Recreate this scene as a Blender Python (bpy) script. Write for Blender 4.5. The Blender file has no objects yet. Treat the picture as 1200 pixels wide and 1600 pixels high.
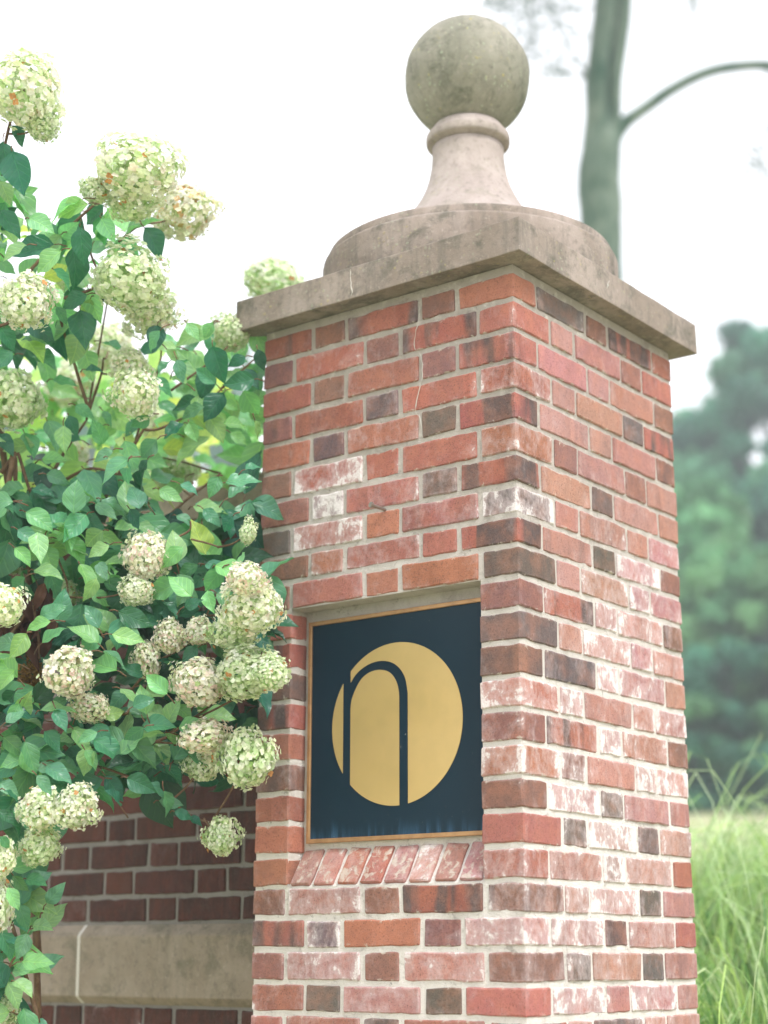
import bpy, bmesh, math, random
import numpy as np
from mathutils import Vector, Matrix, noise
random.seed(7); rng = np.random.default_rng(11)
S = bpy.context.scene; COL = S.collection
PI = math.pi

# ------------------------------------------------------------------ camera
CAM = Vector((1.86836, -2.90661, -1.37488))
FW = Vector((-0.58743, 0.76840, 0.25393)); RT = Vector((0.79465, 0.60707, 0.00129)); UP = Vector((0.15316, -0.20254, 0.96722))
FPX = 2648.3                                   # focal length in units of photograph pixels
cd = bpy.data.cameras.new('camera'); cam = bpy.data.objects.new('camera', cd); COL.objects.link(cam)
cam.matrix_world = Matrix(((RT.x, UP.x, -FW.x, CAM.x), (RT.y, UP.y, -FW.y, CAM.y), (RT.z, UP.z, -FW.z, CAM.z), (0, 0, 0, 1)))
cd.sensor_fit = 'VERTICAL'; cd.sensor_height = 56; cd.sensor_width = 42; cd.lens = FPX * 56 / 1600
cd.clip_start = 0.05; cd.clip_end = 2000
cd.dof.use_dof = True; cd.dof.focus_distance = 3.62; cd.dof.aperture_fstop = 2.8
S.camera = cam
S.render.resolution_x = 768; S.render.resolution_y = 1024

# ------------------------------------------------------------------ sky and sun (overcast)
W = bpy.data.worlds.new('World'); S.world = W; W.use_nodes = True
nt = W.node_tree; nt.nodes.clear()
sky = nt.nodes.new('ShaderNodeTexSky'); sky.sky_type = 'NISHITA'; sky.sun_disc = False
SUN_EL, SUN_AZ = math.radians(54), math.radians(110)     # azimuth from +Y towards +X
sky.sun_elevation = SUN_EL; sky.sun_rotation = SUN_AZ; sky.dust_density = 3.0; sky.air_density = 1.0
hs = nt.nodes.new('ShaderNodeHueSaturation'); hs.inputs['Saturation'].default_value = 0.10
cl = nt.nodes.new('ShaderNodeMix'); cl.data_type = 'RGBA'; cl.inputs[0].default_value = 0.62   # an even cloud deck over the sky
cl.inputs[7].default_value = (9.7, 9.75, 10.4, 1)
bg = nt.nodes.new('ShaderNodeBackground'); bg.inputs[1].default_value = 0.112
wo = nt.nodes.new('ShaderNodeOutputWorld')
nt.links.new(sky.outputs[0], hs.inputs['Color']); nt.links.new(hs.outputs[0], cl.inputs[6])
nt.links.new(cl.outputs[2], bg.inputs[0]); nt.links.new(bg.outputs[0], wo.inputs[0])
sd = bpy.data.lights.new('sun', 'SUN'); sd.energy = 1.5; sd.angle = math.radians(15); sd.color = (1.0, 0.98, 0.955)
sun = bpy.data.objects.new('sun', sd); COL.objects.link(sun)
sdir = Vector((math.sin(SUN_AZ) * math.cos(SUN_EL), math.cos(SUN_AZ) * math.cos(SUN_EL), math.sin(SUN_EL)))
sun.rotation_euler = sdir.to_track_quat('Z', 'Y').to_euler()
S.view_settings.view_transform = 'Standard'; S.view_settings.look = 'None'
S.view_settings.exposure = 1.24; S.view_settings.gamma = 1; S.view_settings.use_curve_mapping = False

# ------------------------------------------------------------------ helpers
def tag(o, label=None, cat=None, group=None, kind=None):
    if label: o['label'] = label
    if cat: o['category'] = cat
    if group: o['group'] = group
    if kind: o['kind'] = kind
    return o
def empty(name, loc=(0, 0, 0), label=None, cat=None, group=None):
    o = bpy.data.objects.new(name, None); COL.objects.link(o); o.location = loc; o.empty_display_size = .1
    return tag(o, label, cat, group)
def link(name, me, parent=None, color=None):
    o = bpy.data.objects.new(name, me); COL.objects.link(o)
    if parent:
        o.parent = parent; o.matrix_parent_inverse = Matrix.Translation(-parent.location)
    if color: o.color = color
    return o
def bm_obj(name, bm, mat, parent=None, smooth=False):
    me = bpy.data.meshes.new(name); bm.to_mesh(me); bm.free(); me.materials.append(mat)
    if smooth:
        for p in me.polygons: p.use_smooth = True
    return link(name, me, parent)
def np_mesh(name, V, F, mat, tint=None, smooth=False, uv=None):
    """V (n,3), F (m,k) all faces k-sided; tint per vertex (n,3); uv per vertex"""
    me = bpy.data.meshes.new(name); V = np.asarray(V, np.float32); F = np.asarray(F, np.int32); m, k = F.shape
    me.vertices.add(len(V)); me.vertices.foreach_set('co', V.ravel())
    me.loops.add(m * k); me.loops.foreach_set('vertex_index', F.ravel())
    me.polygons.add(m); me.polygons.foreach_set('loop_start', np.arange(0, m * k, k, dtype=np.int32))
    me.polygons.foreach_set('loop_total', np.full(m, k, np.int32))
    me.update(calc_edges=True)
    if tint is None: tint = np.ones((len(V), 3))
    a = me.color_attributes.new('tint', 'FLOAT_COLOR', 'POINT')
    a.data.foreach_set('color', np.concatenate([tint, np.ones((len(V), 1))], 1).astype(np.float32).ravel())
    if uv is not None:
        u = me.uv_layers.new(name='UVMap'); u.data.foreach_set('uv', np.asarray(uv, np.float32)[F.ravel()].ravel())
    if smooth: me.polygons.foreach_set('use_smooth', np.ones(m, bool))
    me.materials.append(mat); return me
def inst_np(V, F, mats, tints, uv=None):
    """join many copies of a template (V,F) placed by 4x4 matrices"""
    n = len(V); Vh = np.concatenate([V, np.ones((n, 1))], 1)
    VV = np.einsum('mij,nj->mni', np.array(mats), Vh)[..., :3].reshape(-1, 3)
    FF = (F[None] + (np.arange(len(mats)) * n)[:, None, None]).reshape(-1, F.shape[1])
    TT = np.repeat(np.array(tints), n, 0)
    return VV, FF, TT, (np.tile(uv, (len(mats), 1)) if uv is not None else None)
def box(bm, x0, x1, y0, y1, z0, z1):
    v = [bm.verts.new(p) for p in ((x0, y0, z0), (x1, y0, z0), (x1, y1, z0), (x0, y1, z0), (x0, y0, z1), (x1, y0, z1), (x1, y1, z1), (x0, y1, z1))]
    return [bm.faces.new([v[i] for i in f]) for f in ((3, 2, 1, 0), (4, 5, 6, 7), (0, 1, 5, 4), (1, 2, 6, 5), (2, 3, 7, 6), (3, 0, 4, 7))]
def bevelled(bm, w, seg=1):
    bmesh.ops.bevel(bm, geom=list(bm.edges), offset=w, segments=seg, affect='EDGES', profile=.6)
def tube(bm, pts, rads, n=7):
    pts = [Vector(p) for p in pts]; rings = []
    for i, p in enumerate(pts):
        d = (pts[min(i + 1, len(pts) - 1)] - pts[max(i - 1, 0)]).normalized()
        a = d.cross(Vector((.13, .31, .94))).normalized(); b = d.cross(a)
        rings.append([bm.verts.new(p + (a * math.cos(t * 2 * PI / n) + b * math.sin(t * 2 * PI / n)) * rads[i]) for t in range(n)])
    for r0, r1 in zip(rings, rings[1:]):
        for j in range(n): bm.faces.new((r0[j], r0[(j + 1) % n], r1[(j + 1) % n], r1[j]))
    bm.faces.new(rings[0][::-1]); bm.faces.new(rings[-1])
def spline(P, n=6):
    P = [Vector(p) for p in P]; out = []
    Q = [P[0]] + P + [P[-1]]
    for i in range(1, len(Q) - 2):
        a, b, c, d = Q[i - 1:i + 3]
        for k in range(n):
            t = k / n
            out.append(.5 * ((2 * b) + (c - a) * t + (2 * a - 5 * b + 4 * c - d) * t * t + (3 * b - a - 3 * c + d) * t ** 3))
    out.append(P[-1]); return out
def lathe(name, prof, mat, parent, loc, seg=96, jitter=0):
    bm = bmesh.new(); rings = []
    for r, z in prof:
        rings.append([bm.verts.new((r * math.cos(i * 2 * PI / seg), r * math.sin(i * 2 * PI / seg), z)) for i in range(seg)])
    for a, b in zip(rings, rings[1:]):
        for j in range(seg): bm.faces.new((a[j], a[(j + 1) % seg], b[(j + 1) % seg], b[j]))
    bm.faces.new(rings[0][::-1]); bm.faces.new(rings[-1])
    if jitter:
        for v in bm.verts:
            d = noise.noise(v.co * 9 + Vector(loc)) * jitter + noise.noise(v.co * 40) * jitter * .4
            v.co.xy *= 1 + d / max(.05, v.co.xy.length)
    bmesh.ops.translate(bm, verts=bm.verts, vec=loc)
    o = bm_obj(name, bm, mat, parent, True)
    return o
def at(px, py, depth):                          # where a point of the place lies, given its bearing and its distance
    return CAM + (FW + RT * ((px - 600) / FPX) - UP * ((py - 800) / FPX)) * depth

# ------------------------------------------------------------------ materials
class N:
    def __init__(s, name):
        s.m = bpy.data.materials.new(name); s.m.use_nodes = True; s.t = s.m.node_tree; s.t.nodes.clear()
        s.out = s.n('ShaderNodeOutputMaterial'); s.b = s.n('ShaderNodeBsdfPrincipled'); s.l(s.b.outputs[0], s.out.inputs[0])
    def n(s, typ, **k):
        q = s.t.nodes.new(typ)
        for a, v in k.items(): setattr(q, a, v)
        return q
    def l(s, a, b): s.t.links.new(a, b)
    def put(s, sock, v):
        if isinstance(v, (int, float)): sock.default_value = v
        elif isinstance(v, (tuple, list)): sock.default_value = tuple(v) + ((1,) if len(sock.default_value) == 4 and len(v) == 3 else ())
        else: s.l(v, sock)
    def mix(s, f, a, b, blend='MIX'):
        q = s.n('ShaderNodeMix', data_type='RGBA', blend_type=blend); s.put(q.inputs[0], f); s.put(q.inputs[6], a); s.put(q.inputs[7], b); return q.outputs[2]
    def math(s, op, a, b=0, c=0, clamp=False):
        q = s.n('ShaderNodeMath', operation=op, use_clamp=clamp); s.put(q.inputs[0], a); s.put(q.inputs[1], b); s.put(q.inputs[2], c); return q.outputs[0]
    def vmath(s, op, a, b):
        q = s.n('ShaderNodeVectorMath', operation=op); s.put(q.inputs[0], a); s.put(q.inputs[1], b); return q.outputs[0]
    def noise(s, vec, scale, detail=4, rough=.55, dist=0):
        q = s.n('ShaderNodeTexNoise'); s.l(vec, q.inputs['Vector']); q.inputs['Scale'].default_value = scale
        q.inputs['Detail'].default_value = detail; q.inputs['Roughness'].default_value = rough; q.inputs['Distortion'].default_value = dist; return q.outputs[0]
    def ramp(s, v, lo, hi, to0=0., to1=1.):
        q = s.n('ShaderNodeMapRange', interpolation_type='SMOOTHSTEP'); s.put(q.inputs[0], v); s.put(q.inputs[1], lo); s.put(q.inputs[2], hi)
        q.inputs[3].default_value = to0; q.inputs[4].default_value = to1; return q.outputs[0]
    def bump(s, h, strength=.5, dist=.002, nrm=None):
        q = s.n('ShaderNodeBump'); q.inputs['Strength'].default_value = strength; q.inputs['Distance'].default_value = dist; s.l(h, q.inputs['Height'])
        if nrm: s.l(nrm, q.inputs['Normal'])
        return q.outputs[0]
    def pos(s): return s.n('ShaderNodeNewGeometry').outputs['Position']
    def scale(s, v, k): return s.vmath('MULTIPLY', v, k)
    def fin(s, col, rough=.8, nrm=None, spec=.3):
        s.put(s.b.inputs['Base Color'], col); s.put(s.b.inputs['Roughness'], rough); s.b.inputs['Specular IOR Level'].default_value = spec
        if nrm: s.l(nrm, s.b.inputs['Normal'])
        return s.m

def brick_material(name, damp_shaded=False):
    g = N(name); P = g.pos(); oi = g.n('ShaderNodeObjectInfo'); tc = g.n('ShaderNodeTexCoord')
    def prop(p):
        a = g.n('ShaderNodeAttribute'); a.attribute_type = 'OBJECT'; a.attribute_name = p; return a.outputs['Fac']
    rnd = g.math('MULTIPLY', oi.outputs['Random'], 40)
    off = g.vmath('ADD', P, g.scale(oi.outputs['Random'], (17, 29, 41)))
    base = oi.outputs['Color'] if not damp_shaded else g.mix(g.ramp(g.noise(g.scale(P, (1, 1, .1)), 120, 4, .6), .45, .7, 0, .5), oi.outputs['Color'], (.11, .028, .016))
    # kiln flashing: dark vertical bands across the brick
    lp = g.vmath('ADD', g.scale(tc.outputs['Object'], (1, 1, .12)), g.scale(oi.outputs['Random'], (9, 5, 3)))
    band = g.ramp(g.noise(lp, 15, 2, .4, .6), .46, .58)
    c = g.mix(g.math('MULTIPLY', band, prop('flash')), base, (.085, .066, .066))
    c = g.mix(g.ramp(g.noise(off, 22, 5, .6), .35, .75, 0, .55), c, g.mix(.5, c, (.52, .20, .11) if not damp_shaded else (.16, .035, .02)))
    c = g.mix(g.ramp(g.noise(off, 60, 4, .7), .45, .8, 0, .5), c, g.mix(.6, c, (.07, .05, .045)))
    fine = g.noise(P, 900, 3, .7)
    c = g.mix(g.ramp(fine, .50, .70, 0, .5), c, g.mix(.5, c, (.55, .38, .32)))
    c = g.mix(g.ramp(g.noise(P, 330, 3, .7), .34, .46, .65, 0), c, (.06, .04, .035))
    # lime bloom: patches and crusts that hang on the edges of the brick
    gen = tc.outputs['Generated']; sx = g.n('ShaderNodeSeparateXYZ'); g.l(gen, sx.inputs[0])
    def edge(o): return g.math('MULTIPLY', g.math('ABSOLUTE', g.math('SUBTRACT', o, .5)), 2)
    e = g.math('MAXIMUM', g.math('MULTIPLY', edge(sx.outputs[2]), .9), g.math('MULTIPLY', edge(sx.outputs[0]), edge(sx.outputs[1])))
    e = g.ramp(e, .55, 1.0, 0, .10)
    n1 = g.noise(P, 17, 6, .62, .8); n2 = g.noise(g.scale(P, (1, 1, .6)), 75, 5, .7, .4)
    v = g.math('ADD', g.math('ADD', g.math('MULTIPLY', n1, .65), g.math('MULTIPLY', n2, .45)), e)
    th = g.math('SUBTRACT', .80, g.math('MULTIPLY', prop('bloom'), .235))
    m = g.ramp(g.math('SUBTRACT', v, th), -.02, .05)
    film = g.math('MULTIPLY', g.ramp(g.math('SUBTRACT', v, th), -.22, .03), g.math('ADD', .17 if not damp_shaded else .02, g.math('MULTIPLY', prop('bloom'), .42)))
    c = g.mix(film, c, (.58, .49, .49)); 
    m = g.math('MULTIPLY', m, g.ramp(g.noise(P, 260, 3, .7), .25, .6, .35, .9))
    c = g.mix(m, c, (.70, .655, .64))
    ez = g.math('MAXIMUM', edge(sx.outputs[2]), g.math('MAXIMUM', g.math('MULTIPLY', edge(sx.outputs[0]), 1), 0) if False else edge(sx.outputs[2]))
    smear = g.ramp(g.math('ADD', g.math('MULTIPLY', ez, .5), g.math('MULTIPLY', g.noise(P, 48, 5, .7, .5), 1.)), .98, 1.10, 0, .75 if not damp_shaded else .35)
    c = g.mix(smear, c, (.50, .45, .38) if not damp_shaded else (.18, .15, .11))
    c = g.mix(g.ramp(g.noise(g.scale(P, (1, 1, .4)), 8, 6, .7, .3), .50, .70, 0, .42), c, g.mix(1., c, (.50, .47, .46), 'MULTIPLY'))
    pit = g.ramp(g.noise(P, 190, 4, .75), .66, .74)
    c = g.mix(g.math('MULTIPLY', pit, .6), c, (.05, .035, .03))
    h = g.math('SUBTRACT', g.math('ADD', g.math('MULTIPLY', g.noise(off, 110, 5, .65), 1.), g.math('MULTIPLY', fine, .35)), g.math('MULTIPLY', pit, .7))
    h = g.math('ADD', h, g.math('MULTIPLY', m, .35))
    return g.fin(c, .7 if damp_shaded else .88, g.bump(h, .7, .0026), .15)

def mortar_material(name, dark=1.):
    g = N(name); P = g.pos(); sx = g.n('ShaderNodeSeparateXYZ'); g.l(P, sx.inputs[0])
    n = g.noise(P, 9, 6, .6, .5); low = g.ramp(g.math('ADD', sx.outputs[2], g.math('MULTIPLY', n, .6)), -.9, .35, 1, 0)
    c = g.mix(low, (.45 * dark, .40 * dark, .355 * dark), (.80 * dark, .75 * dark, .70 * dark))
    c = g.mix(g.ramp(g.noise(P, 35, 5, .65), .5, .72, 0, .6), c, (.70 * dark, .66 * dark, .60 * dark))
    c = g.mix(g.ramp(g.noise(P, 28, 5, .7, 1), .56, .72, 0, .55), c, (.24 * dark, .205 * dark, .17 * dark))
    c = g.mix(g.ramp(g.noise(P, 700, 2, .6), .55, .75, 0, .45), c, (.22 * dark, .2 * dark, .17 * dark))
    c = g.mix(g.ramp(g.noise(g.scale(P, (1, 1, .4)), 8, 6, .7, .3), .50, .70, 0, .42), c, g.mix(1., c, (.50, .47, .46), 'MULTIPLY'))
    c = g.mix(g.ramp(g.noise(P, 75, 6, .8), .60, .70, 0, .7), c, (.13 * dark, .115 * dark, .09 * dark))
    h = g.math('ADD', g.noise(P, 130, 6, .7), g.math('MULTIPLY', g.noise(P, 600, 3, .7), .5))
    return g.fin(c, .95, g.bump(h, 1., .006), .1)

def stone_material(name, a, b, algae, lichen=0., streak=.5):
    g = N(name); P = g.pos()
    c = g.mix(g.ramp(g.noise(P, 5, 6, .6, .6), .35, .68), a, b)
    st = g.noise(g.scale(P, (1, 1, .12)), 26, 5, .65)
    c = g.mix(g.ramp(st, .48, .72, 0, streak), c, g.mix(.55, c, (.085, .085, .075)))
    c = g.mix(g.ramp(g.noise(P, 14, 6, .7, .4), .47, .70, 0, .75), c, algae)
    c = g.mix(g.ramp(g.noise(P, 55, 6, .75), .50, .72, 0, .5), c, (.10, .09, .075))
    c = g.mix(g.ramp(g.noise(P, 90, 5, .7), .56, .75, 0, .4), c, (.52, .45, .40))
    hL = None
    if lichen:
        vo = g.n('ShaderNodeTexVoronoi'); g.l(g.vmath('ADD', P, g.scale(g.n('ShaderNodeTexNoise').outputs[1], (.0, .0, .0))), vo.inputs['Vector']); vo.inputs['Scale'].default_value = 75
        spot = g.math('MULTIPLY', g.ramp(vo.outputs['Distance'], .20, .36, 1, 0), g.ramp(g.noise(P, 11, 4, .6), .46, .62, 0, lichen))
        spot = g.math('MULTIPLY', spot, g.ramp(g.noise(P, 160, 3, .6), .38, .52))
        c = g.mix(spot, c, g.mix(g.ramp(g.noise(P, 30, 2), .5, .6), (.36, .42, .30), (.42, .36, .10)))
        hL = spot
    fine = g.noise(P, 480, 4, .7)
    c = g.mix(g.ramp(fine, .55, .75, 0, .3), c, (.12, .10, .085))
    h = g.math('ADD', g.noise(P, 75, 6, .7), g.math('MULTIPLY', fine, .5))
    if hL: h = g.math('ADD', h, g.math('MULTIPLY', hL, .8))
    return g.fin(c, .92, g.bump(h, .6, .003), .15)

def leafy(name, rough=.42, trans=.3, veins=True, spec=.45, patch=0.):
    """tinted plant tissue: colour comes from the mesh attribute times the object's colour"""
    g = N(name); at_ = g.n('ShaderNodeAttribute'); at_.attribute_name = 'tint'; oi = g.n('ShaderNodeObjectInfo')
    c = g.mix(1., at_.outputs['Color'], oi.outputs['Color'], 'MULTIPLY'); P = g.pos()
    c = g.mix(g.ramp(g.noise(P, 30, 4, .6), .35, .7, 0, .35), c, g.mix(1., c, (1.3, 1.2, .9), 'MULTIPLY'))
    nrm = None
    if veins:
        uv = g.n('ShaderNodeUVMap'); sx = g.n('ShaderNodeSeparateXYZ'); g.l(uv.outputs[0], sx.inputs[0])
        ax = g.math('ABSOLUTE', g.math('SUBTRACT', sx.outputs[0], .5))
        ph = g.math('MULTIPLY', g.math('SUBTRACT', sx.outputs[1], g.math('MULTIPLY', ax, .75)), 36)
        lat = g.math('POWER', g.math('ADD', g.math('MULTIPLY', g.math('SINE', ph), .5), .5), 8)
        mid = g.ramp(ax, .008, .03, 1, 0)
        vein = g.math('MAXIMUM', g.math('MULTIPLY', lat, .55), mid)
        c = g.mix(g.math('MULTIPLY', vein, .5), c, g.mix(1., c, (1.9, 1.6, 1.3), 'MULTIPLY'))
        sp = g.ramp(g.noise(P, 120, 4, .6), .68, .76, 0, .6); c = g.mix(sp, c, (.16, .09, .035))
        h = g.math('SUBTRACT', g.math('MULTIPLY', g.noise(P, 220, 3, .5), .25), vein)
        nrm = g.bump(h, .6, .0016)
    g.fin(c, rough, nrm, spec)
    tr = g.n('ShaderNodeBsdfTranslucent'); g.l(g.mix(1., c, (1.25, 1.5, .85), 'MULTIPLY') if veins else c, tr.inputs[0])
    if nrm: g.l(nrm, tr.inputs['Normal'])
    ms = g.n('ShaderNodeMixShader'); ms.inputs[0].default_value = trans
    g.l(g.b.outputs[0], ms.inputs[1]); g.l(tr.outputs[0], ms.inputs[2]); g.l(ms.outputs[0], g.out.inputs[0])
    return g.m
def bark_material(name, a, b, moss, scale=1., k=.5):
    g = N(name); P = g.pos()
    c = g.mix(g.ramp(g.noise(P, 6 * scale, 5, .6), .35, .65), a, b)
    c = g.mix(g.ramp(g.noise(g.scale(P, (1, 1, .25)), 10 * scale, 5, .7), .45, .65, 0, k), c, moss)
    h = g.noise(g.scale(P, (1, 1, .2)), 60 * scale, 5, .7)
    return g.fin(c, .9, g.bump(h, .8, .01 / scale), .1)

M_brick = brick_material('brick_clay'); M_brick_damp_shaded = brick_material('brick_clay_damp_shaded', True)  # second clay for the wall: damp, with bush and coping shade put into its colour
M_mortar = mortar_material('mortar_lime'); M_mortar_wall = mortar_material('mortar_wall', .40)  # wall copy: same mortar, darkened along with the shaded bricks
M_cap = stone_material('cap_sandstone', (.235, .190, .158), (.335, .278, .245), (.100, .098, .078), .35, .8)
M_ball = stone_material('ball_stone_mossy', (.215, .21, .165), (.32, .30, .25), (.080, .092, .060), .7, .5)
M_neck = stone_material('neck_stone_pale', (.34, .285, .26), (.42, .36, .33), (.27, .24, .20), .25, .3)
M_band = stone_material('band_sandstone', (.265, .215, .165), (.32, .265, .21), (.155, .14, .10), 0, .45)
M_leaf = leafy('hydrangea_leaf', .33, .42); M_petal = leafy('hydrangea_petal', .65, .42, False, .2)
M_far = leafy('tree_foliage', .6, .3, False, .2); M_blade = leafy('grass_blade', .5, .35, False, .3)
M_dead = leafy('withered_leaf', .8, .15, False, .1)
M_twig = bark_material('hydrangea_bark', (.13, .075, .045), (.20, .13, .08), (.07, .05, .035), 8)
M_bark = bark_material('tree_bark', (.095, .140, .108), (.16, .205, .165), (.030, .080, .055), .5, .85)
M_caulk = N('caulk_white').fin((.55, .52, .47), .9)

def simple(name, col, rough, metal=0., grain=None, spec=.5):
    g = N(name); P = g.pos(); c = col
    if grain:
        c = g.mix(g.ramp(g.noise(P, grain[0], 5, .6), .35, .7, 0, grain[1]), col, grain[2])
    g.b.inputs['Metallic'].default_value = metal
    return g.fin(c, rough, g.bump(g.noise(P, 500, 3, .6), .15, .0006), spec)
M_gold = simple('brushed_gold', (.60, .42, .17), .42, .5, (14, .6, (.52, .37, .15)))
M_frame = simple('bronze_frame', (.44, .25, .115), .45, .45, (40, .7, (.30, .16, .07)))
M_bolt = simple('steel_bolt', (.35, .32, .29), .4, .9)
def panel_mat():
    g = N('navy_panel'); P = g.pos(); sx = g.n('ShaderNodeSeparateXYZ'); g.l(P, sx.inputs[0])
    n = g.noise(P, 6, 5, .6); c = g.mix(n, (.0035, .015, .027), (.006, .025, .042))
    # dried-on run marks left by water along the lower edge
    st = g.noise(g.scale(P, (1, 1, .06)), 60, 5, .65)
    low = g.ramp(g.math('ADD', sx.outputs[2], g.math('MULTIPLY', g.noise(g.scale(P, (1, 1, .0)), 22, 3), .10)), -1.10, -1.035, 1, 0)
    c = g.mix(g.math('MULTIPLY', g.ramp(st, .42, .62), g.math('MULTIPLY', low, .5)), c, (.08, .20, .36))
    c = g.mix(g.ramp(g.noise(P, 260, 2, .5), .72, .78, 0, .3), c, (.15, .20, .24))
    return g.fin(c, .38, g.bump(g.noise(P, 380, 3), .08, .0006), .14)
M_panel = panel_mat()
def ground_mat():
    g = N('lawn_ground'); P = g.pos()
    c = g.mix(g.ramp(g.noise(P, .35, 6, .6), .35, .65), (.54, .52, .34), (.42, .46, .24))
    c = g.mix(g.ramp(g.noise(P, 9, 6, .7), .4, .7, 0, .6), c, (.52, .47, .29))
    return g.fin(c, .95, g.bump(g.noise(P, 60, 5, .7), .8, .03), .05)
M_ground = ground_mat()

# ------------------------------------------------------------------ ground
VD = Vector((-.607, .795, 0)); GZ = -2.80
def ground_z(x, y):
    t = x * VD.x + y * VD.y
    s = max(0., t - 1.2); s = min(s, 30)
    return GZ + .168 * s * min(1, s / 4 + .35) + (noise.noise(Vector((x * .15, y * .15, 0))) * .12 if t > 3 else 0)
def axis_steps():
    a = [0.]; d = .4
    while a[-1] < 700: a.append(a[-1] + d); d *= 1.075
    return [-v for v in a[:0:-1]] + a
ax = axis_steps(); nA = len(ax)
V = [(x, y + 8, ground_z(x, y + 8)) for y in ax for x in ax]
F = [(j * nA + i, j * nA + i + 1, (j + 1) * nA + i + 1, (j + 1) * nA + i) for j in range(nA - 1) for i in range(nA - 1)]
g_ = link('ground', np_mesh('ground', V, F, M_ground, smooth=True)); g_['kind'] = 'structure'

# ------------------------------------------------------------------ brick pillar
dz = [12.1, 9.9, 6.9, 6.7, 5.3, 0.4, 0.4, -0.2, 3.3, 2.4, 2.1, 1.5, -1.4, -2.0, -3.3, -5.7, -5.4, -6.7, -7.2, -6.5, -5.7, -6.5, -4.5]
def zj(k): return -k * .0677 + (dz[k] if 0 <= k < len(dz) else (dz[-1] if k > 0 else dz[0])) * .001
PW = .722
_bk = {}
def brick_mesh(w, d, h, var, mat):
    """one clay brick with worn, slightly ragged arrises; centred on its own middle"""
    key = (round(w, 4), round(d, 4), round(h, 4), var, mat.name)
    if key in _bk: return _bk[key]
    bm = bmesh.new(); box(bm, -w / 2, w / 2, -d / 2, d / 2, -h / 2, h / 2)
    for axis, L in ((0, w), (1, d)):
        cuts = max(1, round(L / .024)) - 1
        es = [e for e in bm.edges if abs(e.verts[0].co[axis] - e.verts[1].co[axis]) > L * .9]
        bmesh.ops.subdivide_edges(bm, edges=es, cuts=cuts, use_grid_fill=True)
    bmesh.ops.bevel(bm, geom=[e for e in bm.edges if len(e.link_faces) == 2 and e.calc_face_angle() > 1], offset=.0028, segments=1, affect='EDGES')
    r = random.Random(hash(key[:4]) % 9999 + var * 31)
    ox = Vector((r.uniform(0, 90), r.uniform(0, 90), r.uniform(0, 90)))
    for v in bm.verts:
        c = v.co
        n = noise.noise_vector(c * 38 + ox); fnz = noise.noise_vector(c * 11 + ox)
        rim = (abs(c.x) > w / 2 - .004) + (abs(c.y) > d / 2 - .004) + (abs(c.z) > h / 2 - .004)
        k = .0010 if rim < 2 else .0026
        v.co += Vector((n.x * k, n.y * k, n.z * k)) + fnz * .0016
        if rim >= 2 and r.random() < .16: v.co -= Vector((math.copysign(1, c.x) * (abs(c.x) > w / 2 - .006), math.copysign(1, c.y) * (abs(c.y) > d / 2 - .006), math.copysign(1, c.z) * (abs(c.z) > h / 2 - .006))) * r.uniform(.0005, .0015)
    me = bpy.data.meshes.new('brick'); bm.to_mesh(me); bm.free(); me.materials.append(mat)
    _bk[key] = me; return me
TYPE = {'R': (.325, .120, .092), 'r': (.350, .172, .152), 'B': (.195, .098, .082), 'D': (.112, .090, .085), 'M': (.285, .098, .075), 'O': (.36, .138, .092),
        'w': (.052, .0175, .0115), 'v': (.032, .0125, .009), 'u': (.072, .022, .013)}  # wall bricks: damp maroon, deepened further to stand in for shade
def paint(o, code, rr=random):
    t, e = code[0], int(code[1]) if len(code) > 1 else 0
    c = Vector(TYPE[t]); j = rr.uniform(.88, 1.14)
    o.color = (min(1, c.x * j * rr.uniform(.95, 1.05)), c.y * j * rr.uniform(.9, 1.12), c.z * j * rr.uniform(.88, 1.15), 1)
    o['bloom'] = min(1., e / 8 + .02); o['flash'] = 1. if t == 'M' else (.75 if t == 'B' and rr.random() < .35 else (.25 if t in 'Rr' and rr.random() < .3 else 0.))
def put_brick(parent, x0, x1, y0, y1, z0, z1, code, mat=None, jit=1.):
    w, d = x1 - x0 - .0012, y1 - y0 - .0012; h = z1 - z0 - .0012
    hq = round(h / .0015) * .0015
    o = link('brick', brick_mesh(w, d, hq, random.randrange(4), mat or M_brick), parent)
    o.location = ((x0 + x1) / 2 + random.gauss(0, .0006) * jit, (y0 + y1) / 2 + random.gauss(0, .0009) * jit, (z0 + z1) / 2 + random.gauss(0, .0006) * jit)
    o.rotation_euler = (random.gauss(0, .003) * jit, random.gauss(0, .005) * jit, random.gauss(0, .004) * jit)
    if random.random() < .5: o.rotation_euler.z += PI
    paint(o, code); return o

LA = [(-.722, -.5745), (-.5645, -.4725), (-.4625, -.2595), (-.2495, -.1575), (-.1475, 0)]
LB = [(-.722, -.630), (-.620, -.417), (-.407, -.315), (-.305, -.102), (-.092, 0)]
RA = [(.102, .305), (.315, .407), (.417, .620), (.630, .722)]
RB = [(.1575, .2495), (.2595, .4625), (.4725, .5645), (.5745, .722)]
left = {0: 'M0 B0 M1 B0 R0', 1: 'B0 R2 B2 M1 R1', 2: 'M0 B1 R2 B1 M1', 3: 'B0 R1 D2 R1 R4', 4: 'R1 D1 R3 D0 M0', 5: 'B0 R7 O1 R1 R4', 6: 'B0 D9 R3 D3 M1',
        7: 'D0 R6 O0 R3 D7', 8: 'B0 R4 R3 O0 M0', 9: 'B0 R2 R1 O1 D0', 10: 'O0 B1', 11: 'M0 D0', 12: 'D1 B1', 13: 'M1 O6', 14: 'R0 B3', 15: 'B2 O5', 16: 'R1 B1', 17: 'O0 R0',
        18: 'R0 R4', 19: 'B3 r5 B2 M0 B4', 20: 'M1 D6 R0 B1 r6', 21: 'B1 r6 B1 r5 B3', 22: 'R2 D0 r4 D1 R1', 23: 'R2 R3 D2 R1 M1', 24: 'R1 D2 R4 B2 R1'}
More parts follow.
